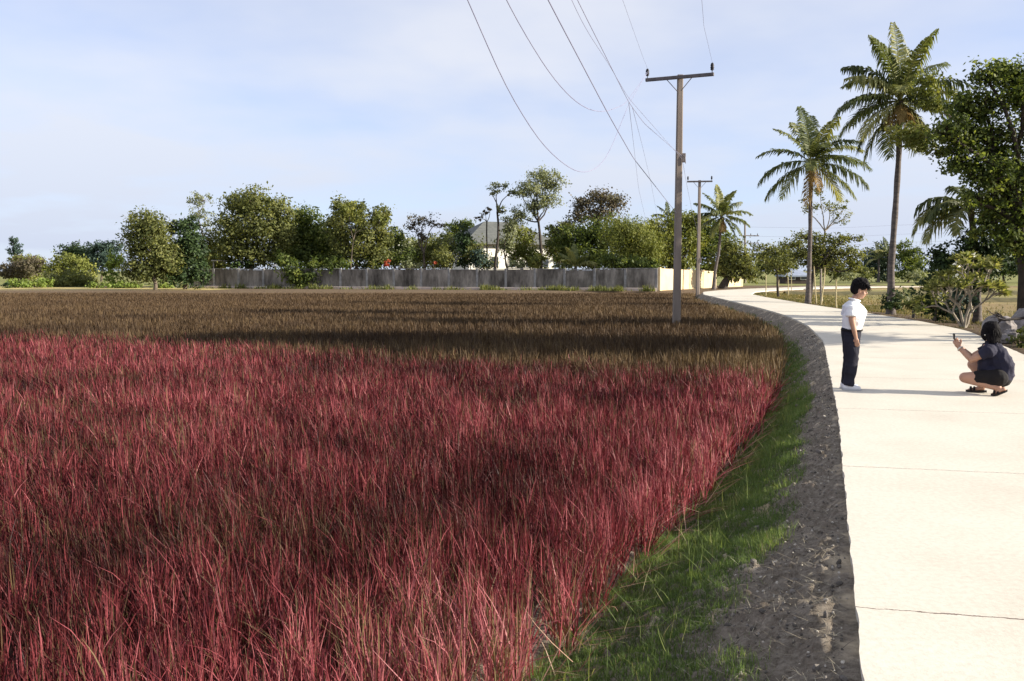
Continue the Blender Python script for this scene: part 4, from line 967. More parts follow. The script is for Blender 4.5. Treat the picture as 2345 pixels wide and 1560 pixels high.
# ------------------------------------------------------------------ poles and wires
CONC = pmat('pole_concrete', (.27, .225, .19), (.2, .165, .14), 2, .9, .3, 20, stretch=(1, 1, .3))
STEEL = pmat('pole_steel', (.16, .14, .14), (.1, .09, .09), 5, .6)
PORC = pmat('insulator_brown', (.012, .012, .018), (.02, .018, .022), 5, .5, spec=.2)
WIRE = pmat('wire_grey', (.26, .26, .36), (.2, .2, .3), 2, .6)
PG = 'utility poles beside the road'
def upole(label, base_px, top_px, d, zb, r0, r1, arm, rot, brackets=()):
    b3, t3 = at(*base_px, d), at(*top_px, d); b3[2] = zb; b3[0] = t3[0] = (b3[0] + t3[0]) / 2
    root = empty('utility_pole', b3, label, 'utility pole', PG)
    H_ = t3[2] - zb
    mb = MB(); k = 8; rings = 9
    vs = []
    for i_ in range(rings):
        u = i_ / (rings - 1); s = r0 + (r1 - r0) * u; c_ = s * .25
        vs += [(x_, y_, zb - .3 * (i_ == 0) + H_ * u) for x_, y_ in ((-s + c_, -s), (s - c_, -s), (s, -s + c_), (s, s - c_), (s - c_, s), (-s + c_, s), (-s, s - c_), (-s, -s + c_))]
    vs = np.array(vs); vs[:, 0] += b3[0]; vs[:, 1] += b3[1]
    fs = [(i_ * k + j_, i_ * k + (j_ + 1) % k, (i_ + 1) * k + (j_ + 1) % k, (i_ + 1) * k + j_) for i_ in range(rings - 1) for j_ in range(k)] + [tuple(range((rings - 1) * k, rings * k))]
    mb.add(vs, fs); mb.build('shaft', CONC, root)
    dv = np.array((math.cos(rot), math.sin(rot), 0)); za = t3[2] - .1
    c_ = np.array((b3[0], b3[1], za)) - np.array((-dv[1], dv[0], 0)) * (r1 + .05)
    mb = MB(); mb.box(c_, (arm, .09, .11), rot, bev=.008); arm_o = mb.build('cross_arm', STEEL, root)
    ends = []
    for s in (-1, 1):
        p_ = c_ + dv * s * (arm / 2 - .06) + np.array((0, 0, .05))
        mb = MB()
        for (z_, r_) in ((.03, .03),): mb.tube([p_, p_ + (0, 0, .1)], .014, 6)
        prof = [(.08, .035), (.11, .062), (.14, .05), (.17, .068), (.20, .05), (.24, .062), (.29, .045), (.32, .03)]
        mb.tube([p_ + (0, 0, z_) for z_, _ in prof], [r_ for _, r_ in prof], 12)
        mb.build('insulator', PORC, root, smooth=True); ends.append(p_ + (0, 0, .33))
        mb = MB(); mb.tube([c_ + dv * s * .42 - (0, 0, .05), c_ + dv * s * .06 - (0, 0, .46)], .014, 6); mb.build('brace', STEEL, root)
    for (py_, sz) in brackets:
        z_ = at(base_px[0], py_, d)[2]; mb = MB(); mb.box((b3[0] + r1 + .06, b3[1] - .04, z_), (.12, .12, .3), 0, bev=.01); mb.tube([(b3[0] + .06, b3[1] - .1, z_ + .1), (b3[0] + .18, b3[1] - .14, z_ + .02), (b3[0] + .2, b3[1] - .14, z_ - .2)], .014, 6); mb.build('bracket', STEEL, root)
    return root, b3, ends
P1, b1, e1 = upole('nearer tall concrete utility pole standing in the rice', (1552, 730), (1555, 172), 30, SOIL, .128, .092, 2.3, -R(23), [(362, 1)])
P2, b2, e2 = upole('farther utility pole at the road bend before the yellow wall', (1596, 676), (1604, 413), 62, -.3, .12, .085, 1.75, -R(8), [(595, 1)])
def farpole(label, px, yt, d, arms):
    b3 = at(px, 645, d); b3[2] = -.1; t3 = at(px, yt, d); root = empty('power_pole', b3, label, 'utility pole')
    mb = MB(); mb.tube([b3 - (0, 0, .2), t3], [.16, .11], 8); mb.build('shaft', CONC, root)
    for py_ in arms:
        z_ = at(px, py_, d)[2]; mb = MB(); mb.box((b3[0] + .5, b3[1] - .16, z_), (2.6, .1, .12), .2); mb.build('cross_arm', STEEL, root)
        for s in (-.6, .6, 1.5): mb = MB(); mb.tube([(b3[0] + s, b3[1] - .16, z_ + .05), (b3[0] + s, b3[1] - .16, z_ + .3)], [.06, .04], 6); mb.build('insulator', PORC, root)
farpole('distant pole with two crossarms right of the small palm', 1706, 506, 118, (540, 557))

def wire(label, pts, r=.011, n=60, group='overhead wires'):
    pts = np.array(pts, float)
    s = np.concatenate(([0], np.cumsum(np.linalg.norm(np.diff(pts, axis=0), axis=1)))); s /= s[-1]
    u = np.linspace(0, 1, n); P = np.stack([np.interp(u, s, pts[:, k]) for k in range(3)], 1)
    if len(pts) > 3:
        for _ in range(4): P[1:-1] = (P[:-2] + P[1:-1] * 2 + P[2:]) / 4
    mb = MB(); mb.tube(P, r * .55, 6)
    tag(mb.build('power_wire', WIRE), label, 'wire', group)
def planline(pix, A2, B2):
    """points seen at these pixels on the vertical plane through plan points A2-B2"""
    out = []
    A2, B2 = np.array(A2, float), np.array(B2, float); nrm = np.array((-(B2 - A2)[1], (B2 - A2)[0]))
    for px, py in pix:
        r = ray(px, py); k = nrm.dot(A2) / nrm.dot(r[:2]); out.append(np.array((0, 0, CAMZ)) + r * k)
    return out
near = lambda p, x_, y_, z_: [np.array((x_, y_, z_))] + p
xs0 = 7.5
def stub(px, d_): return at(px, -120, d_)
Pw = b1[:2]
wire('slack wire hanging lowest at the left, dipping above the feathery tree', [at(1040, -70, 9)] + planline([(1070, 0), (1100, 62), (1135, 150), (1140, 170), (1185, 245), (1235, 325), (1265, 355), (1290, 375), (1318, 395), (1345, 397), (1372, 384), (1395, 352), (1437, 245)], at(1040, 0, 9)[:2], Pw) + [e1[0] - (0, 0, .1)])
wire('slack wire second from the left, dipping beside the straight cable', [at(1125, -70, 9.5)] + planline([(1160, 0), (1185, 55), (1222, 105), (1232, 135), (1265, 175), (1290, 208), (1320, 235), (1350, 253), (1385, 257), (1430, 240)], at(1125, 0, 9.5)[:2], Pw) + [e1[0] - (0, 0, .15)])
wire('straight thick cable running down to the lower near pole', [at(1215, -80, 10)] + planline([(1255, 0), (1322, 127), (1392, 260), (1450, 362)], at(1215, 0, 10)[:2], Pw) + [at(1549, 488, 29.9)], .015)
wire('paired cable just right of the straight thick cable', [at(1285, -80, 10.5)] + planline([(1322, 0), (1380, 115), (1440, 235), (1475, 283)], at(1285, 0, 10.5)[:2], Pw) + [at(1562, 358, 29.85)], .010)
wire('thin faint cable alongside the paired cable', [at(1275, -80, 11)] + planline([(1308, 0), (1340, 65), (1395, 148), (1437, 222)], at(1275, 0, 11)[:2], Pw) + [at(1562, 364, 29.85)], .007)
wire('thin drop wire falling from the paired cable to the bamboo', [planline([(1440, 235)], at(1285, 0, 10.5)[:2], Pw)[0], at(1452, 340, 36), at(1462, 430, 46), at(1478, 500, 62)], .009)
wire('second thin drop wire falling steeply toward the wall trees', [planline([(1448, 245)], at(1285, 0, 10.5)[:2], Pw)[0], at(1470, 330, 34), at(1490, 415, 44), at(1510, 520, 60)], .008)
wire('wire rising from the right insulator of the near pole', [e1[1], at(1612, 60, 22), at(1604, -40, 16)], .007)
wire('wire rising from the left insulator of the near pole', [e1[0], at(1472, 130, 26), at(1440, 40, 19), at(1405, -60, 14)], .006)
wire('service wire sloping from the near pole bracket down to the far pole', [at(1562, 362, 29.85), at(1572, 420, 42), at(1584, 480, 54), at(1600, 540, 61.8)], .010)
for py0, py1, lb in ((520, 512, 'upper distant power line across the gap between palms'), (541, 533, 'middle distant power line across the gap between palms'), (560, 552, 'lower distant power line across the gap between palms')):
    wire(lb, [at(1712, py0, 118), at(1900, py0 + 3, 119), at(2100, py1 + 2, 120), at(2400, py1 - 4, 121)], .022, group='distant power lines')

# ------------------------------------------------------------------ stones and fallen branch by the right edge
ROCK = pmat('rock_grey', (.27, .245, .24), (.15, .135, .13), 5, .9, .6, 18)
def rock(label, px, py, d, r, seed, z0=-.12):
    g = np.random.default_rng(seed); p = at(px, py, d)
    mb = MB(); mb.ball(p, 1.0, 22, 14); v_ = mb.v[0] - p
    dd = v_ / np.linalg.norm(v_, axis=1, keepdims=True)
    k_ = .75 + .5 * fbm(dd[:, 0] * 1.8 + seed, dd[:, 1] * 1.8 + dd[:, 2] * 2.3, seed, 4)
    v_ = dd * k_[:, None] * np.array(r); v_ = np.round(v_ * 14) / 14 * .4 + v_ * .6
    mb.v[0] = v_ + p
    tag(mb.build('rock', ROCK), label, 'rock', 'grey rocks by the road')
rock('grey boulder behind the crouching woman, left of the fallen branch', 2288, 752, 20.6, (.34, .4, .34), 1)
rock('largest grey boulder at the right edge of the photo', 2352, 752, 21.4, (.42, .45, .48), 2)
rock('small pale rock below the fallen branch', 2316, 768, 19.8, (.17, .2, .15), 3)
rock('flat pale rock right behind the crouching woman', 2296, 778, 19.6, (.22, .2, .12), 4)
mb = MB(); g = np.random.default_rng(5)
b3 = at(2345, 728, 20.0)
def twig(p, dr, L, r, k):
    e = p + dr * L; mb.tube(curvy(p, e, g, 5, .08), np.linspace(r, r * .6, 5), 6)
    if k:
        for _ in range(3): twig(p + (e - p) * g.uniform(.35, 1), (lambda w: w / np.linalg.norm(w))(dr + g.normal(0, .55, 3)), L * g.uniform(.4, .7), r * .6, k - 1)
twig(b3, np.array((-.96, 0, -.08)), .62, .035, 3); twig(b3 + (.1, 0, 0), np.array((-.5, -.1, -.8)), .4, .03, 2)
tag(mb.build('fallen_branch', pmat('dead_wood', (.035, .028, .025), (.06, .05, .045), 8, .9), smooth=True), 'dark dead branch lying over the grey boulders', 'branch')

# ------------------------------------------------------------------ people
def lin(c): return tuple(((x / 255) / 12.92 if x <= 10 else ((x / 255 + .055) / 1.055) ** 2.4) for x in c)
def skinmat(name, c):
    m, nt, out = newmat(name); p = nd(nt, 'ShaderNodeBsdfPrincipled'); p.inputs['Roughness'].default_value = .5
    vec = coords(nt); nt.links.new(ramp(nt, [(.3, tuple(x * .9 for x in c)), (.7, tuple(min(1, x * 1.06) for x in c))], noise(nt, vec, 12, 4)), p.inputs['Base Color'])
    p.inputs['Subsurface Weight'].default_value = .08; p.inputs['Subsurface Radius'].default_value = (.02, .008, .004)
    nt.links.new(p.outputs[0], out.inputs[0]); return m
SKIN = skinmat('skin_boy', (.42, .24, .16)); SKINW = skinmat('skin_woman', (.40, .22, .145))
HAIR = pmat('hair_black', (.006, .005, .006), (.008, .007, .008), 40, .7, .1, 160, spec=.1)
SHIRT = pmat('shirt_white', (.8, .8, .8), (.76, .77, .8), 5, .85, .35, 14)
NAVY = pmat('trousers_navy', (.012, .012, .02), (.018, .018, .03), 6, .9, .4, 16)
SHOE = pmat('shoe_white', (.7, .7, .72), (.6, .6, .62), 10, .6)
SOLE = pmat('sole', (.5, .5, .5), None, 6, .7)
TEE = pmat('tshirt_navy', (.013, .013, .028), (.019, .019, .038), 9, .85, .4, 24)
SHORT = pmat('shorts_black', (.008, .007, .008), (.014, .011, .01), 9, .9, .4, 20)
SANDAL = pmat('sandal_black', (.012, .01, .01), (.02, .016, .014), 9, .6)
EYE = pmat('eye_dark', (.01, .008, .008), None, 9, .2)
LIP = pmat('lips', (.3, .12, .1), None, 9, .5)

def hand(mb, wrist, fdir, palm_n, s=1.0, curl=.35, side=1, spread=.06):
    """palm, four unequal bent fingers and a thumb off the side of the palm"""
    fdir = np.asarray(fdir, float); fdir /= np.linalg.norm(fdir); pn = np.asarray(palm_n, float); pn -= fdir * pn.dot(fdir); pn /= np.linalg.norm(pn)
    sd = np.cross(fdir, pn) * side
    w = np.asarray(wrist, float)
    rot = np.stack([fdir, sd, pn], 1)
    mb.ball(w + fdir * .042 * s, (.048 * s, .036 * s, .016 * s), 12, 8, rot)
    mb.chain([w - fdir * .01, w + fdir * .03 * s], [.02 * s, .022 * s])
    for i_, (o_, l_) in enumerate(((-.027, .066), (-.009, .076), (.009, .071), (.026, .054))):
        p_ = w + fdir * .078 * s + sd * o_ * s; a = curl * (.8 + .12 * i_); pts = [p_]
        for k_ in range(3):
            dv = fdir * math.cos(a * (k_ + .6)) + pn * math.sin(a * (k_ + .6)) + sd * o_ * spread * 20
            dv /= np.linalg.norm(dv); p_ = p_ + dv * l_ * s * (.42, .32, .26)[k_]; pts.append(p_)
        mb.chain(pts, [.0095 * s, .0088 * s, .008 * s, .007 * s], 8)
    p_ = w + fdir * .03 * s - sd * .032 * s; pts = [p_]
    for dv, l_ in ((fdir * .7 - sd * .6 + pn * .3, .035), (fdir * .9 - sd * .2 + pn * .45, .026)):
        dv = dv / np.linalg.norm(dv); p_ = p_ + dv * l_ * s; pts.append(p_)
    mb.chain(pts, [.012 * s, .0105 * s, .009 * s], 8)

def boy():
    o3 = ground(1942, 892); d = o3[1]; k = d / F * 1.0
    root = empty('person', (o3[0], o3[1], 0), 'boy in white shirt and dark trousers standing on the road, facing right', 'person'); root.rotation_euler.z = -R(12)
    def P(px, py, y=0.0): return np.array((o3[0] + (px - 1942) * k, o3[1] + y, max(0, (892 - py) * k)))
    # body: one continuous skin
    mb = MB()
    hc = P(1961, 661); tl = R(16)
    rh = np.array([[math.cos(tl), 0, math.sin(tl)], [0, 1, 0], [-math.sin(tl), 0, math.cos(tl)]])
    hp = lambda x_, y_, z_: hc + rh @ np.array((x_, y_, z_))
    mb.ball(hp(-.008, 0, .02), (.098, .078, .105), 16, 12, rh)          # skull
    mb.ball(hp(.028, 0, -.055), (.06, .058, .068), 14, 10, rh)          # face and jaw
    mb.ball(hp(.052, 0, -.088), (.03, .032, .03), 10, 8, rh)            # chin
    mb.ball(hp(.092, 0, -.028), (.017, .013, .017), 10, 8, rh)          # nose
    mb.chain([hp(.078, 0, .0), hp(.096, 0, -.03)], [.010, .012], 8)
    mb.ball(hp(.083, 0, -.066), (.012, .022, .009), 10, 8, rh)          # mouth
    for s in (-1, 1):
        mb.ball(hp(.05, s * .045, -.045), (.03, .026, .028), 10, 8, rh)  # cheeks
        mb.ball(hp(-.01, s * .079, -.025), (.02, .010, .03), 10, 8, rh)  # ears
    mb.chain([P(1952, 680), P(1948, 695)], [.048, .056])                # neck
    mb.loft([(*P(1946, 752), .10, .125), (*P(1947, 730), .112, .13), (*P(1949, 712), .115, .14), (*P(1947, 697), .085, .14), (*P(1948, 690), .05, .07)])
    sh = P(1941, 701)
    for s in (-1, 1):
        y_ = s * .165
        if s < 0: pts = [sh + (0, y_, 0), P(1940, 730, y_ - .03), P(1946, 755, y_ - .035), P(1950, 770, y_ - .02)]
        else: pts = [sh + (0, y_, 0), P(1938, 730, y_ + .03), P(1944, 755, y_ + .03), P(1948, 769, y_ + .02)]
        mb.chain(pts, [.05, .04, .031, .024]); hand(mb, pts[-1], (.22, 0, -1), (.15, -s * .9, 0) if s > 0 else (.3, .9, 0), .92, .5, -s)
        hipp, kn, an = P(1945, 768, s * .07), P(1945, 822, s * .085), P(1940, 880, s * .09)
        mb.chain([hipp, kn, an], [.085, .06, .042]); mb.chain([an, an + (.0, 0, -.03)], [.04, .035])
        mb.chain([an + (-.01, 0, -.035), an + (.12, s * .01, -.045)], [.032, .026])
    b = fuse(mb.build('body', SKIN, root), .006, 4)
    # shirt, untucked, with short sleeves and a collar
    mb = MB()
    mb.loft([(*P(1946, 753), .124, .158), (*P(1947, 745), .128, .160), (*P(1950, 725), .138, .163), (*P(1953, 711), .140, .165), (*P(1949, 700), .118, .165), (*P(1947, 691), .08, .12), (*P(1949, 686), .062, .07)])
    mb.ball(P(1961, 716), (.09, .10, .10), 14, 10)
    mb.chain([P(1962, 716), P(1972, 716)], [.05, .018])                 # loose front pulled to a point
    for s in (-1, 1):
        y_ = s * .165
        mb.ball(sh + (0, y_ * .92, -.005), .066, 12, 8)
        mb.tube([sh + (0, y_, .01), P(1939, 712, y_ + s * .015), P(1938.5, 722, y_ + s * .03)], [.066, .066, .068], 14)
    fuse(mb.build('shirt', SHIRT, root), .007, 3, fold=.014)
    mb = MB(); cc_ = P(1950, 685)
    an = np.linspace(0, 2 * math.pi, 21)
    mb.tube(np.stack([cc_[0] + .066 * np.cos(an), cc_[1] + .068 * np.sin(an), cc_[2] - .018 * np.cos(an)], 1), .013, 8)
    mb.build('collar', SHIRT, root, smooth=True)
    # trousers
    mb = MB()
    mb.loft([(*P(1945, 772), .115, .15), (*P(1945, 760), .124, .155), (*P(1945, 751), .122, .152), (*P(1946, 745), .115, .148)])
    for s in (-1, 1):
        pts = [P(1944.5, 762, s * .075), P(1945.5, 795, s * .08), P(1946, 822, s * .085), P(1943.5, 850, s * .09), P(1941, 866, s * .09), P(1941, 875, s * .09), P(1940, 882, s * .09)]
        mb.tube(pts, [.105, .096, .082, .074, .068, .076, .068], 16)
        for q_, w_ in ((868, .073), (876, .075)): mb.ball(P(1941, q_, s * .09), (w_, w_ * .95, .022), 14, 8)
    fuse(mb.build('trousers', NAVY, root), .007, 3, fold=.014)
    mb = MB(); an = np.linspace(0, 2 * math.pi, 25); c_ = P(1946, 749)
    mb.tube(np.stack([c_[0] + .126 * np.cos(an), c_[1] + .156 * np.sin(an), np.full(25, c_[2] - .03)], 1), .012, 6); mb.build('belt', SHORT, root, smooth=True)
    for s in (-1, 1):
        mb = MB(); c_ = P(1940, 892, s * .09)
        mb.chain([c_ + (-.035, 0, .048), c_ + (.05, 0, .04), c_ + (.125, s * .012, .032)], [.042, .04, .03]); mb.ball(c_ + (-.03, 0, .075), (.042, .038, .03))
        sh_o = fuse(mb.build('shoe', SHOE, root), .006, 3)
        mb = MB(); an = np.linspace(0, 2 * math.pi, 20, endpoint=False)
        for_ = np.stack([c_[0] + .042 + .125 * np.cos(an), c_[1] + s * .006 + .043 * np.sin(an)], 1)
        vs = np.concatenate([np.c_[for_, np.full(20, .002)], np.c_[for_, np.full(20, .022)]]); fs = [(j, (j + 1) % 20, 20 + (j + 1) % 20, 20 + j) for j in range(20)] + [tuple(range(19, -1, -1)), tuple(range(20, 40))]
        mb.add(vs, fs); sub(mb, 'sole', SOLE, sh_o, root)
    # hair: short, fringe over the brow
    mb = MB()
    mb.ball(hp(-.02, 0, .045), (.103, .087, .092), 18, 12, rh); mb.ball(hp(-.05, 0, .0), (.075, .084, .085), 14, 10, rh)
    mb.ball(hp(.05, 0, .065), (.06, .075, .045), 14, 10, rh); mb.ball(hp(.0, 0, .085), (.09, .08, .07), 14, 10, rh)
    for s in (-1, 1): mb.ball(hp(.01, s * .07, .03), (.05, .02, .04), 10, 8, rh)
    g = np.random.default_rng(3)
    for _ in range(70):
        u = g.normal(0, 1, 3); u /= np.linalg.norm(u); u[2] = abs(u[2]); q_ = hp(-.015 + u[0] * .1, u[1] * .085, .05 + u[2] * .095); mb.chain([q_, q_ + rh @ (u * .014 + np.array((.012, 0, 0)))], [.014, .006], 6)
    fuse(mb.build('hair', HAIR, root), .006, 2)
    mb = MB()
    for _ in range(260):
        u = g.normal(0, 1, 3); u /= np.linalg.norm(u); u[2] = abs(u[2]) * .9 - .12; p_ = hp(-.015 + u[0] * .104, u[1] * .09, .048 + u[2] * .1)
        dv = rh @ (np.array((.6, u[1] * .8, -.7)) + u * .5 + g.normal(0, .25, 3)); mb.tube([p_, p_ + dv * .022, p_ + dv * .04 - (0, 0, .006)], [.0035, .003, .0008], 4)
    mb.build('hair', HAIR, root)
    for s in (-1, 1):
        mb = MB(); mb.ball(hp(.083, s * .033, -.014), (.008, .014, .008), 10, 8, rh); mb.build('eye', EYE, root, smooth=True)
        mb = MB(); mb.chain([hp(.09, s * .018, .012), hp(.078, s * .05, .014)], [.005, .004], 6); mb.build('eyebrow', HAIR, root, smooth=True)
    mb = MB(); mb.chain([hp(.092, -.017, -.064), hp(.096, 0, -.063), hp(.092, .017, -.064)], [.004, .006, .004], 6); mb.build('lips', LIP, root, smooth=True)

def woman():
    o3 = ground(2258, 903); k = o3[1] / F
    root = empty('person', (o3[0], o3[1], 0), 'woman in navy t-shirt crouching on the road, holding up a phone', 'person'); TW = -R(30); root.rotation_euler.z = TW
    def P(px, py, y=0.0): return np.array((o3[0] + (px - 2262) * k, o3[1] + y, max(0, (903 - py) * k)))
    hc = P(2263, 757)
    # her face is turned left and a little away
    fz = R(28); fw = np.array((-math.cos(fz), math.sin(fz), -.12)); fw /= np.linalg.norm(fw); lf = np.cross((0, 0, 1.0), fw); lf /= np.linalg.norm(lf); up = np.cross(fw, lf)
    rh = np.stack([fw, lf, up], 1); hp = lambda a, b, c: hc + rh @ np.array((a, b, c))
    mb = MB()
    mb.ball(hp(-.01, 0, .02), (.096, .076, .102), 16, 12, rh); mb.ball(hp(.03, 0, -.055), (.055, .055, .066), 14, 10, rh); mb.ball(hp(.052, 0, -.088), (.028, .03, .028), 10, 8, rh)
    mb.ball(hp(.092, 0, -.028), (.016, .012, .016), 10, 8, rh); mb.chain([hp(.078, 0, 0), hp(.094, 0, -.03)], [.01, .011], 8); mb.ball(hp(.083, 0, -.066), (.011, .021, .009), 10, 8, rh)
    for s in (-1, 1):
        mb.ball(hp(.05, s * .045, -.045), (.03, .026, .028), 10, 8, rh); mb.ball(hp(-.008, s * .08, -.02), (.019, .010, .03), 10, 8, rh)
    mb.chain([P(2266, 772), P(2268, 788)], [.05, .055])
    # torso
    mb.chain([P(2268, 795), P(2285, 825), P(2292, 852), P(2288, 868)], [.095, .115, .115, .105])
    # arms: near (left) and far (right), both reaching forward to the phone
    S1, S2 = P(2264, 802, -.15), P(2262, 800, .17)
    E1, E2 = P(2230, 822, -.13), P(2228, 820, .12)
    W1, W2 = P(2203, 797, -.03), P(2203, 796, .06)
    mb.chain([S1, E1, W1], [.052, .044, .027]); mb.chain([S2, E2, W2], [.05, .042, .027])
    hand(mb, W1, (-.55, .06, .85), (.1, .9, .1), .98, .75, 1); hand(mb, W2, (-.5, -.06, .85), (.1, -.9, .1), .98, .75, -1)
    # near leg: knee low, shin lying back, up on the ball of the foot
    H1, K1, A1 = P(2286, 862, -.10), P(2218, 864, -.15), P(2286, 884, -.12)
    mb.chain([H1, K1], [.105, .066]); mb.chain([K1 + (.01, 0, -.01), (K1 + A1) / 2 + (.02, 0, -.005), A1], [.06, .055, .04])
    T1 = P(2277, 901, -.12); Hl1 = P(2300, 887, -.12)
    mb.chain([A1, A1 + (.02, 0, -.02), T1], [.038, .038, .026]); mb.ball(Hl1 + (-.02, 0, 0), (.035, .034, .03))
    # far leg: knee high under the elbow, foot flat
    H2, K2, A2 = P(2284, 858, .10), P(2232, 838, .13), P(2250, 886, .12)
    mb.chain([H2, K2], [.105, .068]); mb.chain([K2, (K2 + A2) / 2 + (.025, 0, .01), A2], [.06, .055, .038])
    mb.chain([A2 + (.02, 0, -.03), P(2226, 899, .13)], [.034, .024])
    fuse(mb.build('body', SKINW, root), .006, 4)
    # t-shirt
    mb = MB()
    mb.chain([P(2270, 793), P(2284, 815), P(2293, 838), P(2294, 858)], [.105, .13, .138, .13])
    mb.ball(P(2256, 832), (.085, .13, .16)); mb.ball(P(2270, 850), (.13, .145, .12)); mb.ball(P(2296, 862), (.105, .15, .095))
    mb.chain([P(2266, 800, -.12), P(2266, 800, .12)], [.085, .085])
    for S, E, s in ((S1, E1, -1), (S2, E2, 1)):
        mb.tube([S + (.02, 0, .01), S + (E - S) * .25, S + (E - S) * .48], [.07, .07, .072], 14); mb.ball(S, .078); mb.ball(S + (.0, -s * .03, .02), .08)
    mb.chain([P(2270, 788), P(2268, 783)], [.075, .062])
    fuse(mb.build('tshirt', TEE, root), .007, 4, fold=.018)
    # dark shorts
    mb = MB(); mb.ball(P(2290, 866), (.135, .165, .10)); mb.ball(P(2270, 868), (.12, .15, .08))
    mb.chain([H1 + (0, 0, .005), H1 + (K1 - H1) * .62], [.115, .088]); mb.chain([H2, H2 + (K2 - H2) * .62], [.115, .09])
    fuse(mb.build('shorts', SHORT, root), .007, 4, fold=.01)
    # sandals: sole and strap
    for (heel, toe, s) in ((P(2305, 889, -.12), P(2272, 904, -.12), -1), (P(2263, 899, .12), P(2219, 902, .13), 1)):
        mb = MB(); heel = heel.copy(); toe = toe.copy(); toe[2] = .016; heel[2] = max(heel[2], .016)
        u = np.linspace(0, 1, 9); wd_ = np.interp(u, [0, .12, .35, .7, .92, 1], [.02, .036, .034, .047, .034, .012])
        if s < 0: zz = toe[2] + (heel[2] - toe[2]) * np.clip((.62 - u) / .62, 0, 1)
        else: zz = heel[2] + (toe[2] - heel[2]) * u
        c_ = heel + (toe - heel) * u[:, None]; c_[:, 2] = zz
        vs, fs = [], []
        for q_, w_ in zip(c_, wd_):
            for dz in (-.012, .012): vs += [q_ + (0, -w_, dz), q_ + (0, w_, dz)]
        for i_ in range(8):
            a = i_ * 4; b_ = a + 4
            fs += [(a, a + 1, b_ + 1, b_), (a + 2, b_ + 2, b_ + 3, a + 3), (a, b_, b_ + 2, a + 2), (a + 1, a + 3, b_ + 3, b_ + 1)]
        fs += [(0, 2, 3, 1), (32, 33, 35, 34)]
        mb.add(np.array(vs), fs); so = mb.build('sandal', SANDAL, root)
        mb = MB(); q_ = heel + (toe - heel) * .68; q_[2] = .03
        for off in (-.02, .02): mb.tube([q_ + (off, -.046, 0), q_ + (off, -.034, .022), q_ + (off, 0, .036), q_ + (off, .034, .022), q_ + (off, .046, 0)], .014, 8)
        sub(mb, 'strap', SANDAL, so, root, True)
    # bobbed black hair
    mb = MB()
    mb.ball(hp(-.025, 0, .035), (.106, .089, .096), 18, 12, rh); mb.ball(hp(-.05, 0, -.03), (.078, .088, .095), 16, 10, rh); mb.ball(hp(-.05, 0, -.1), (.066, .084, .07), 14, 10, rh)
    for s in (-1, 1): mb.ball(hp(.02, s * .075, -.03 if s > 0 else -.045), (.05, .022, .085), 12, 8, rh)
    g = np.random.default_rng(8)
    for _ in range(60):
        a = g.uniform(.9, 5.4); q_ = hp(-.02 + .085 * math.cos(a), .092 * math.sin(a), -.04); mb.chain([q_, q_ + rh @ np.array((-.012, 0, -.1 + g.normal(0, .018)))], [.016, .005], 6)
    fuse(mb.build('hair', HAIR, root), .006, 2)
    mb = MB()
    for _ in range(420):
        a = g.uniform(.75, 5.55); t0 = g.uniform(-.3, 1); p_ = hp(-.028 + .1 * math.cos(a) * (1 - .35 * max(t0, 0)), .092 * math.sin(a) * (1 - .3 * max(t0, 0)), .02 + .1 * t0)
        dv = rh @ np.array((math.cos(a) * .12, math.sin(a) * .12, -1)) + g.normal(0, .07, 3); mb.tube([p_, p_ + dv * .045, p_ + dv * g.uniform(.07, .12)], [.0035, .0032, .0008], 4)
    mb.build('hair', HAIR, root)
    mb = MB(); mb.ball(hp(.0, .098, -.045), .011, 8, 6); mb.build('earring', pmat('earring_metal', (.8, .75, .65), None, 5, .25, metal=.8), root, smooth=True)
    for s in (-1, 1):
        mb = MB(); mb.ball(hp(.083, s * .032, -.012), (.008, .014, .008), 10, 8, rh); mb.build('eye', EYE, root, smooth=True)
    # watch
    mb = MB(); w_ = W1 + (E1 - W1) * .1; dv = (E1 - W1) / np.linalg.norm(E1 - W1); x_ = np.cross(dv, (0, 0, 1.)); x_ /= np.linalg.norm(x_); y_ = np.cross(dv, x_)
    an = np.linspace(0, 2 * math.pi, 21); mb.tube([w_ + (x_ * math.cos(a) + y_ * math.sin(a)) * .033 for a in an], .009, 8); mb.build('bracelet', pmat('bracelet', (.75, .72, .66), None, 5, .3, metal=.6), root, smooth=True)
    # phone, a thing of its own, upright in her hands
    c_ = P(2191, 772, .015); q_ = c_ - np.array(o3); c_ = np.array((o3[0] + q_[0] * math.cos(TW) - q_[1] * math.sin(TW), o3[1] + q_[0] * math.sin(TW) + q_[1] * math.cos(TW), c_[2])); ph = empty('phone', c_, 'dark phone held upright in the crouching woman\'s hands', 'phone')
    PH = TW + .12; mb = MB(); mb.box(c_, (.012, .155, .078), PH, bev=.004); mb.build('case', SANDAL, ph)
    mb = MB(); ca, sa = math.cos(PH), math.sin(PH); mb.box(c_ + (ca * .0075, sa * .0075, 0), (.002, .14, .07), PH); mb.build('screen', GLASS, ph)
    mb = MB(); mb.ball(c_ + (-ca * .008 - sa * .05, -sa * .008 + ca * .05, .02), (.004, .009, .009), 8, 6); mb.build('lens', GLASS, ph)
boy(); woman()

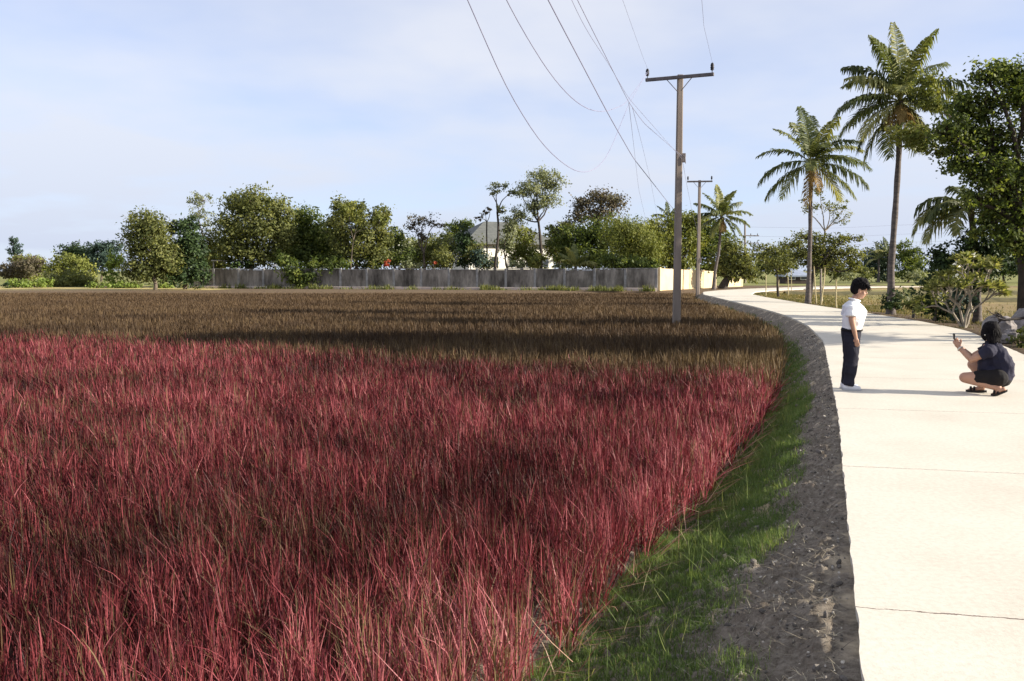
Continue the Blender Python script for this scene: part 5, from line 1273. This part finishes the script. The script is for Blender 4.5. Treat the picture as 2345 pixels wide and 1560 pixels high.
# ------------------------------------------------------------------ light, sky, camera
w = bpy.data.worlds.new('World'); sc.world = w; w.use_nodes = True
nt = w.node_tree; nt.nodes.clear()
out = nt.nodes.new('ShaderNodeOutputWorld'); bg = nt.nodes.new('ShaderNodeBackground')
sky = nt.nodes.new('ShaderNodeTexSky'); sky.sky_type = 'NISHITA'; sky.sun_disc = False
sky.sun_elevation = SUN_EL; sky.sun_rotation = math.pi / 2 - SUN_AZ
sky.air_density = .8; sky.dust_density = .3; sky.ozone_density = 1.5; sky.altitude = 0
tc = nt.nodes.new('ShaderNodeTexCoord'); sp = nt.nodes.new('ShaderNodeSeparateXYZ'); nt.links.new(tc.outputs['Generated'], sp.inputs[0])
za = nd(nt, 'ShaderNodeMath', operation='ADD'); za.inputs[1].default_value = .16; nt.links.new(sp.outputs[2], za.inputs[0])
zm = nd(nt, 'ShaderNodeMath', operation='MAXIMUM'); zm.inputs[1].default_value = .05; nt.links.new(za.outputs[0], zm.inputs[0])
cmb = nt.nodes.new('ShaderNodeCombineXYZ')
for k in (0, 1):
    dv = nd(nt, 'ShaderNodeMath', operation='DIVIDE'); nt.links.new(sp.outputs[k], dv.inputs[0]); nt.links.new(zm.outputs[0], dv.inputs[1]); nt.links.new(dv.outputs[0], cmb.inputs[k])
n1 = noise(nt, cmb.outputs[0], .75, 5, .5)
cm = nd(nt, 'ShaderNodeMapRange'); cm.inputs[1].default_value = .06; cm.inputs[2].default_value = .58; nt.links.new(n1, cm.inputs[0])
# thicker cloud higher up
zr = nd(nt, 'ShaderNodeMapRange'); zr.inputs[1].default_value = .02; zr.inputs[2].default_value = .26; zr.inputs[3].default_value = 1.0; zr.inputs[4].default_value = .85; nt.links.new(sp.outputs[2], zr.inputs[0])
zv = nd(nt, 'ShaderNodeMapRange'); zv.inputs[1].default_value = .0; zv.inputs[2].default_value = .14; zv.inputs[3].default_value = .92; zv.inputs[4].default_value = 0; nt.links.new(sp.outputs[2], zv.inputs[0])
cf0 = nd(nt, 'ShaderNodeMath', operation='MULTIPLY')
cf = nd(nt, 'ShaderNodeMath', operation='MAXIMUM'); nt.links.new(cm.outputs[0], cf0.inputs[0]); nt.links.new(zr.outputs[0], cf0.inputs[1]); nt.links.new(cf0.outputs[0], cf.inputs[0]); nt.links.new(zv.outputs[0], cf.inputs[1])
tn = nt.nodes.new('ShaderNodeMix'); tn.data_type = 'RGBA'; tn.blend_type = 'MULTIPLY'; tn.inputs[0].default_value = 1; nt.links.new(sky.outputs[0], tn.inputs[6]); tn.inputs[7].default_value = (.92, .98, 1.22, 1)
mx = nt.nodes.new('ShaderNodeMix'); mx.data_type = 'RGBA'; nt.links.new(cf.outputs[0], mx.inputs[0]); nt.links.new(tn.outputs[2], mx.inputs[6]); 
cr_ = nt.nodes.new('ShaderNodeValToRGB'); e_ = cr_.color_ramp.elements; e_[0].position = .0; e_[0].color = (3.45, 3.85, 4.8, 1); e_[1].position = .2; e_[1].color = (4.7, 4.82, 5.2, 1)
nt.links.new(sp.outputs[2], cr_.inputs[0]); nt.links.new(cr_.outputs[0], mx.inputs[7])
nt.links.new(mx.outputs[2], bg.inputs[0]); bg.inputs[1].default_value = .075
nt.links.new(bg.outputs[0], out.inputs[0])

sd = bpy.data.lights.new('sun', 'SUN'); sd.energy = 4.2; sd.angle = R(.5); sd.color = (1, .91, .77)
so = bpy.data.objects.new('sun', sd); COL.objects.link(so)
dirn = Vector((math.cos(SUN_AZ) * math.cos(SUN_EL), math.sin(SUN_AZ) * math.cos(SUN_EL), math.sin(SUN_EL)))
so.rotation_euler = dirn.to_track_quat('Z', 'Y').to_euler(); so.location = (30, -10, 20)

cam = bpy.data.cameras.new('camera'); cam.sensor_fit = 'HORIZONTAL'; cam.sensor_width = 36; cam.lens = F / 2345 * 36; cam.clip_end = 5000; cam.clip_start = .05
co = bpy.data.objects.new('camera', cam); COL.objects.link(co); co.location = (0, 0, CAMZ); co.rotation_euler = (math.pi / 2 - PITCH, 0, 0); sc.camera = co

sc.view_settings.view_transform = 'Standard'; sc.view_settings.look = 'None'; sc.view_settings.exposure = 1.3; sc.view_settings.gamma = 1
sc.render.engine = 'CYCLES'; sc.cycles.use_denoising = True; sc.cycles.max_bounces = 6; sc.cycles.transparent_max_bounces = 4
sc.cycles.diffuse_bounces = 3; sc.cycles.glossy_bounces = 2; sc.cycles.transmission_bounces = 3
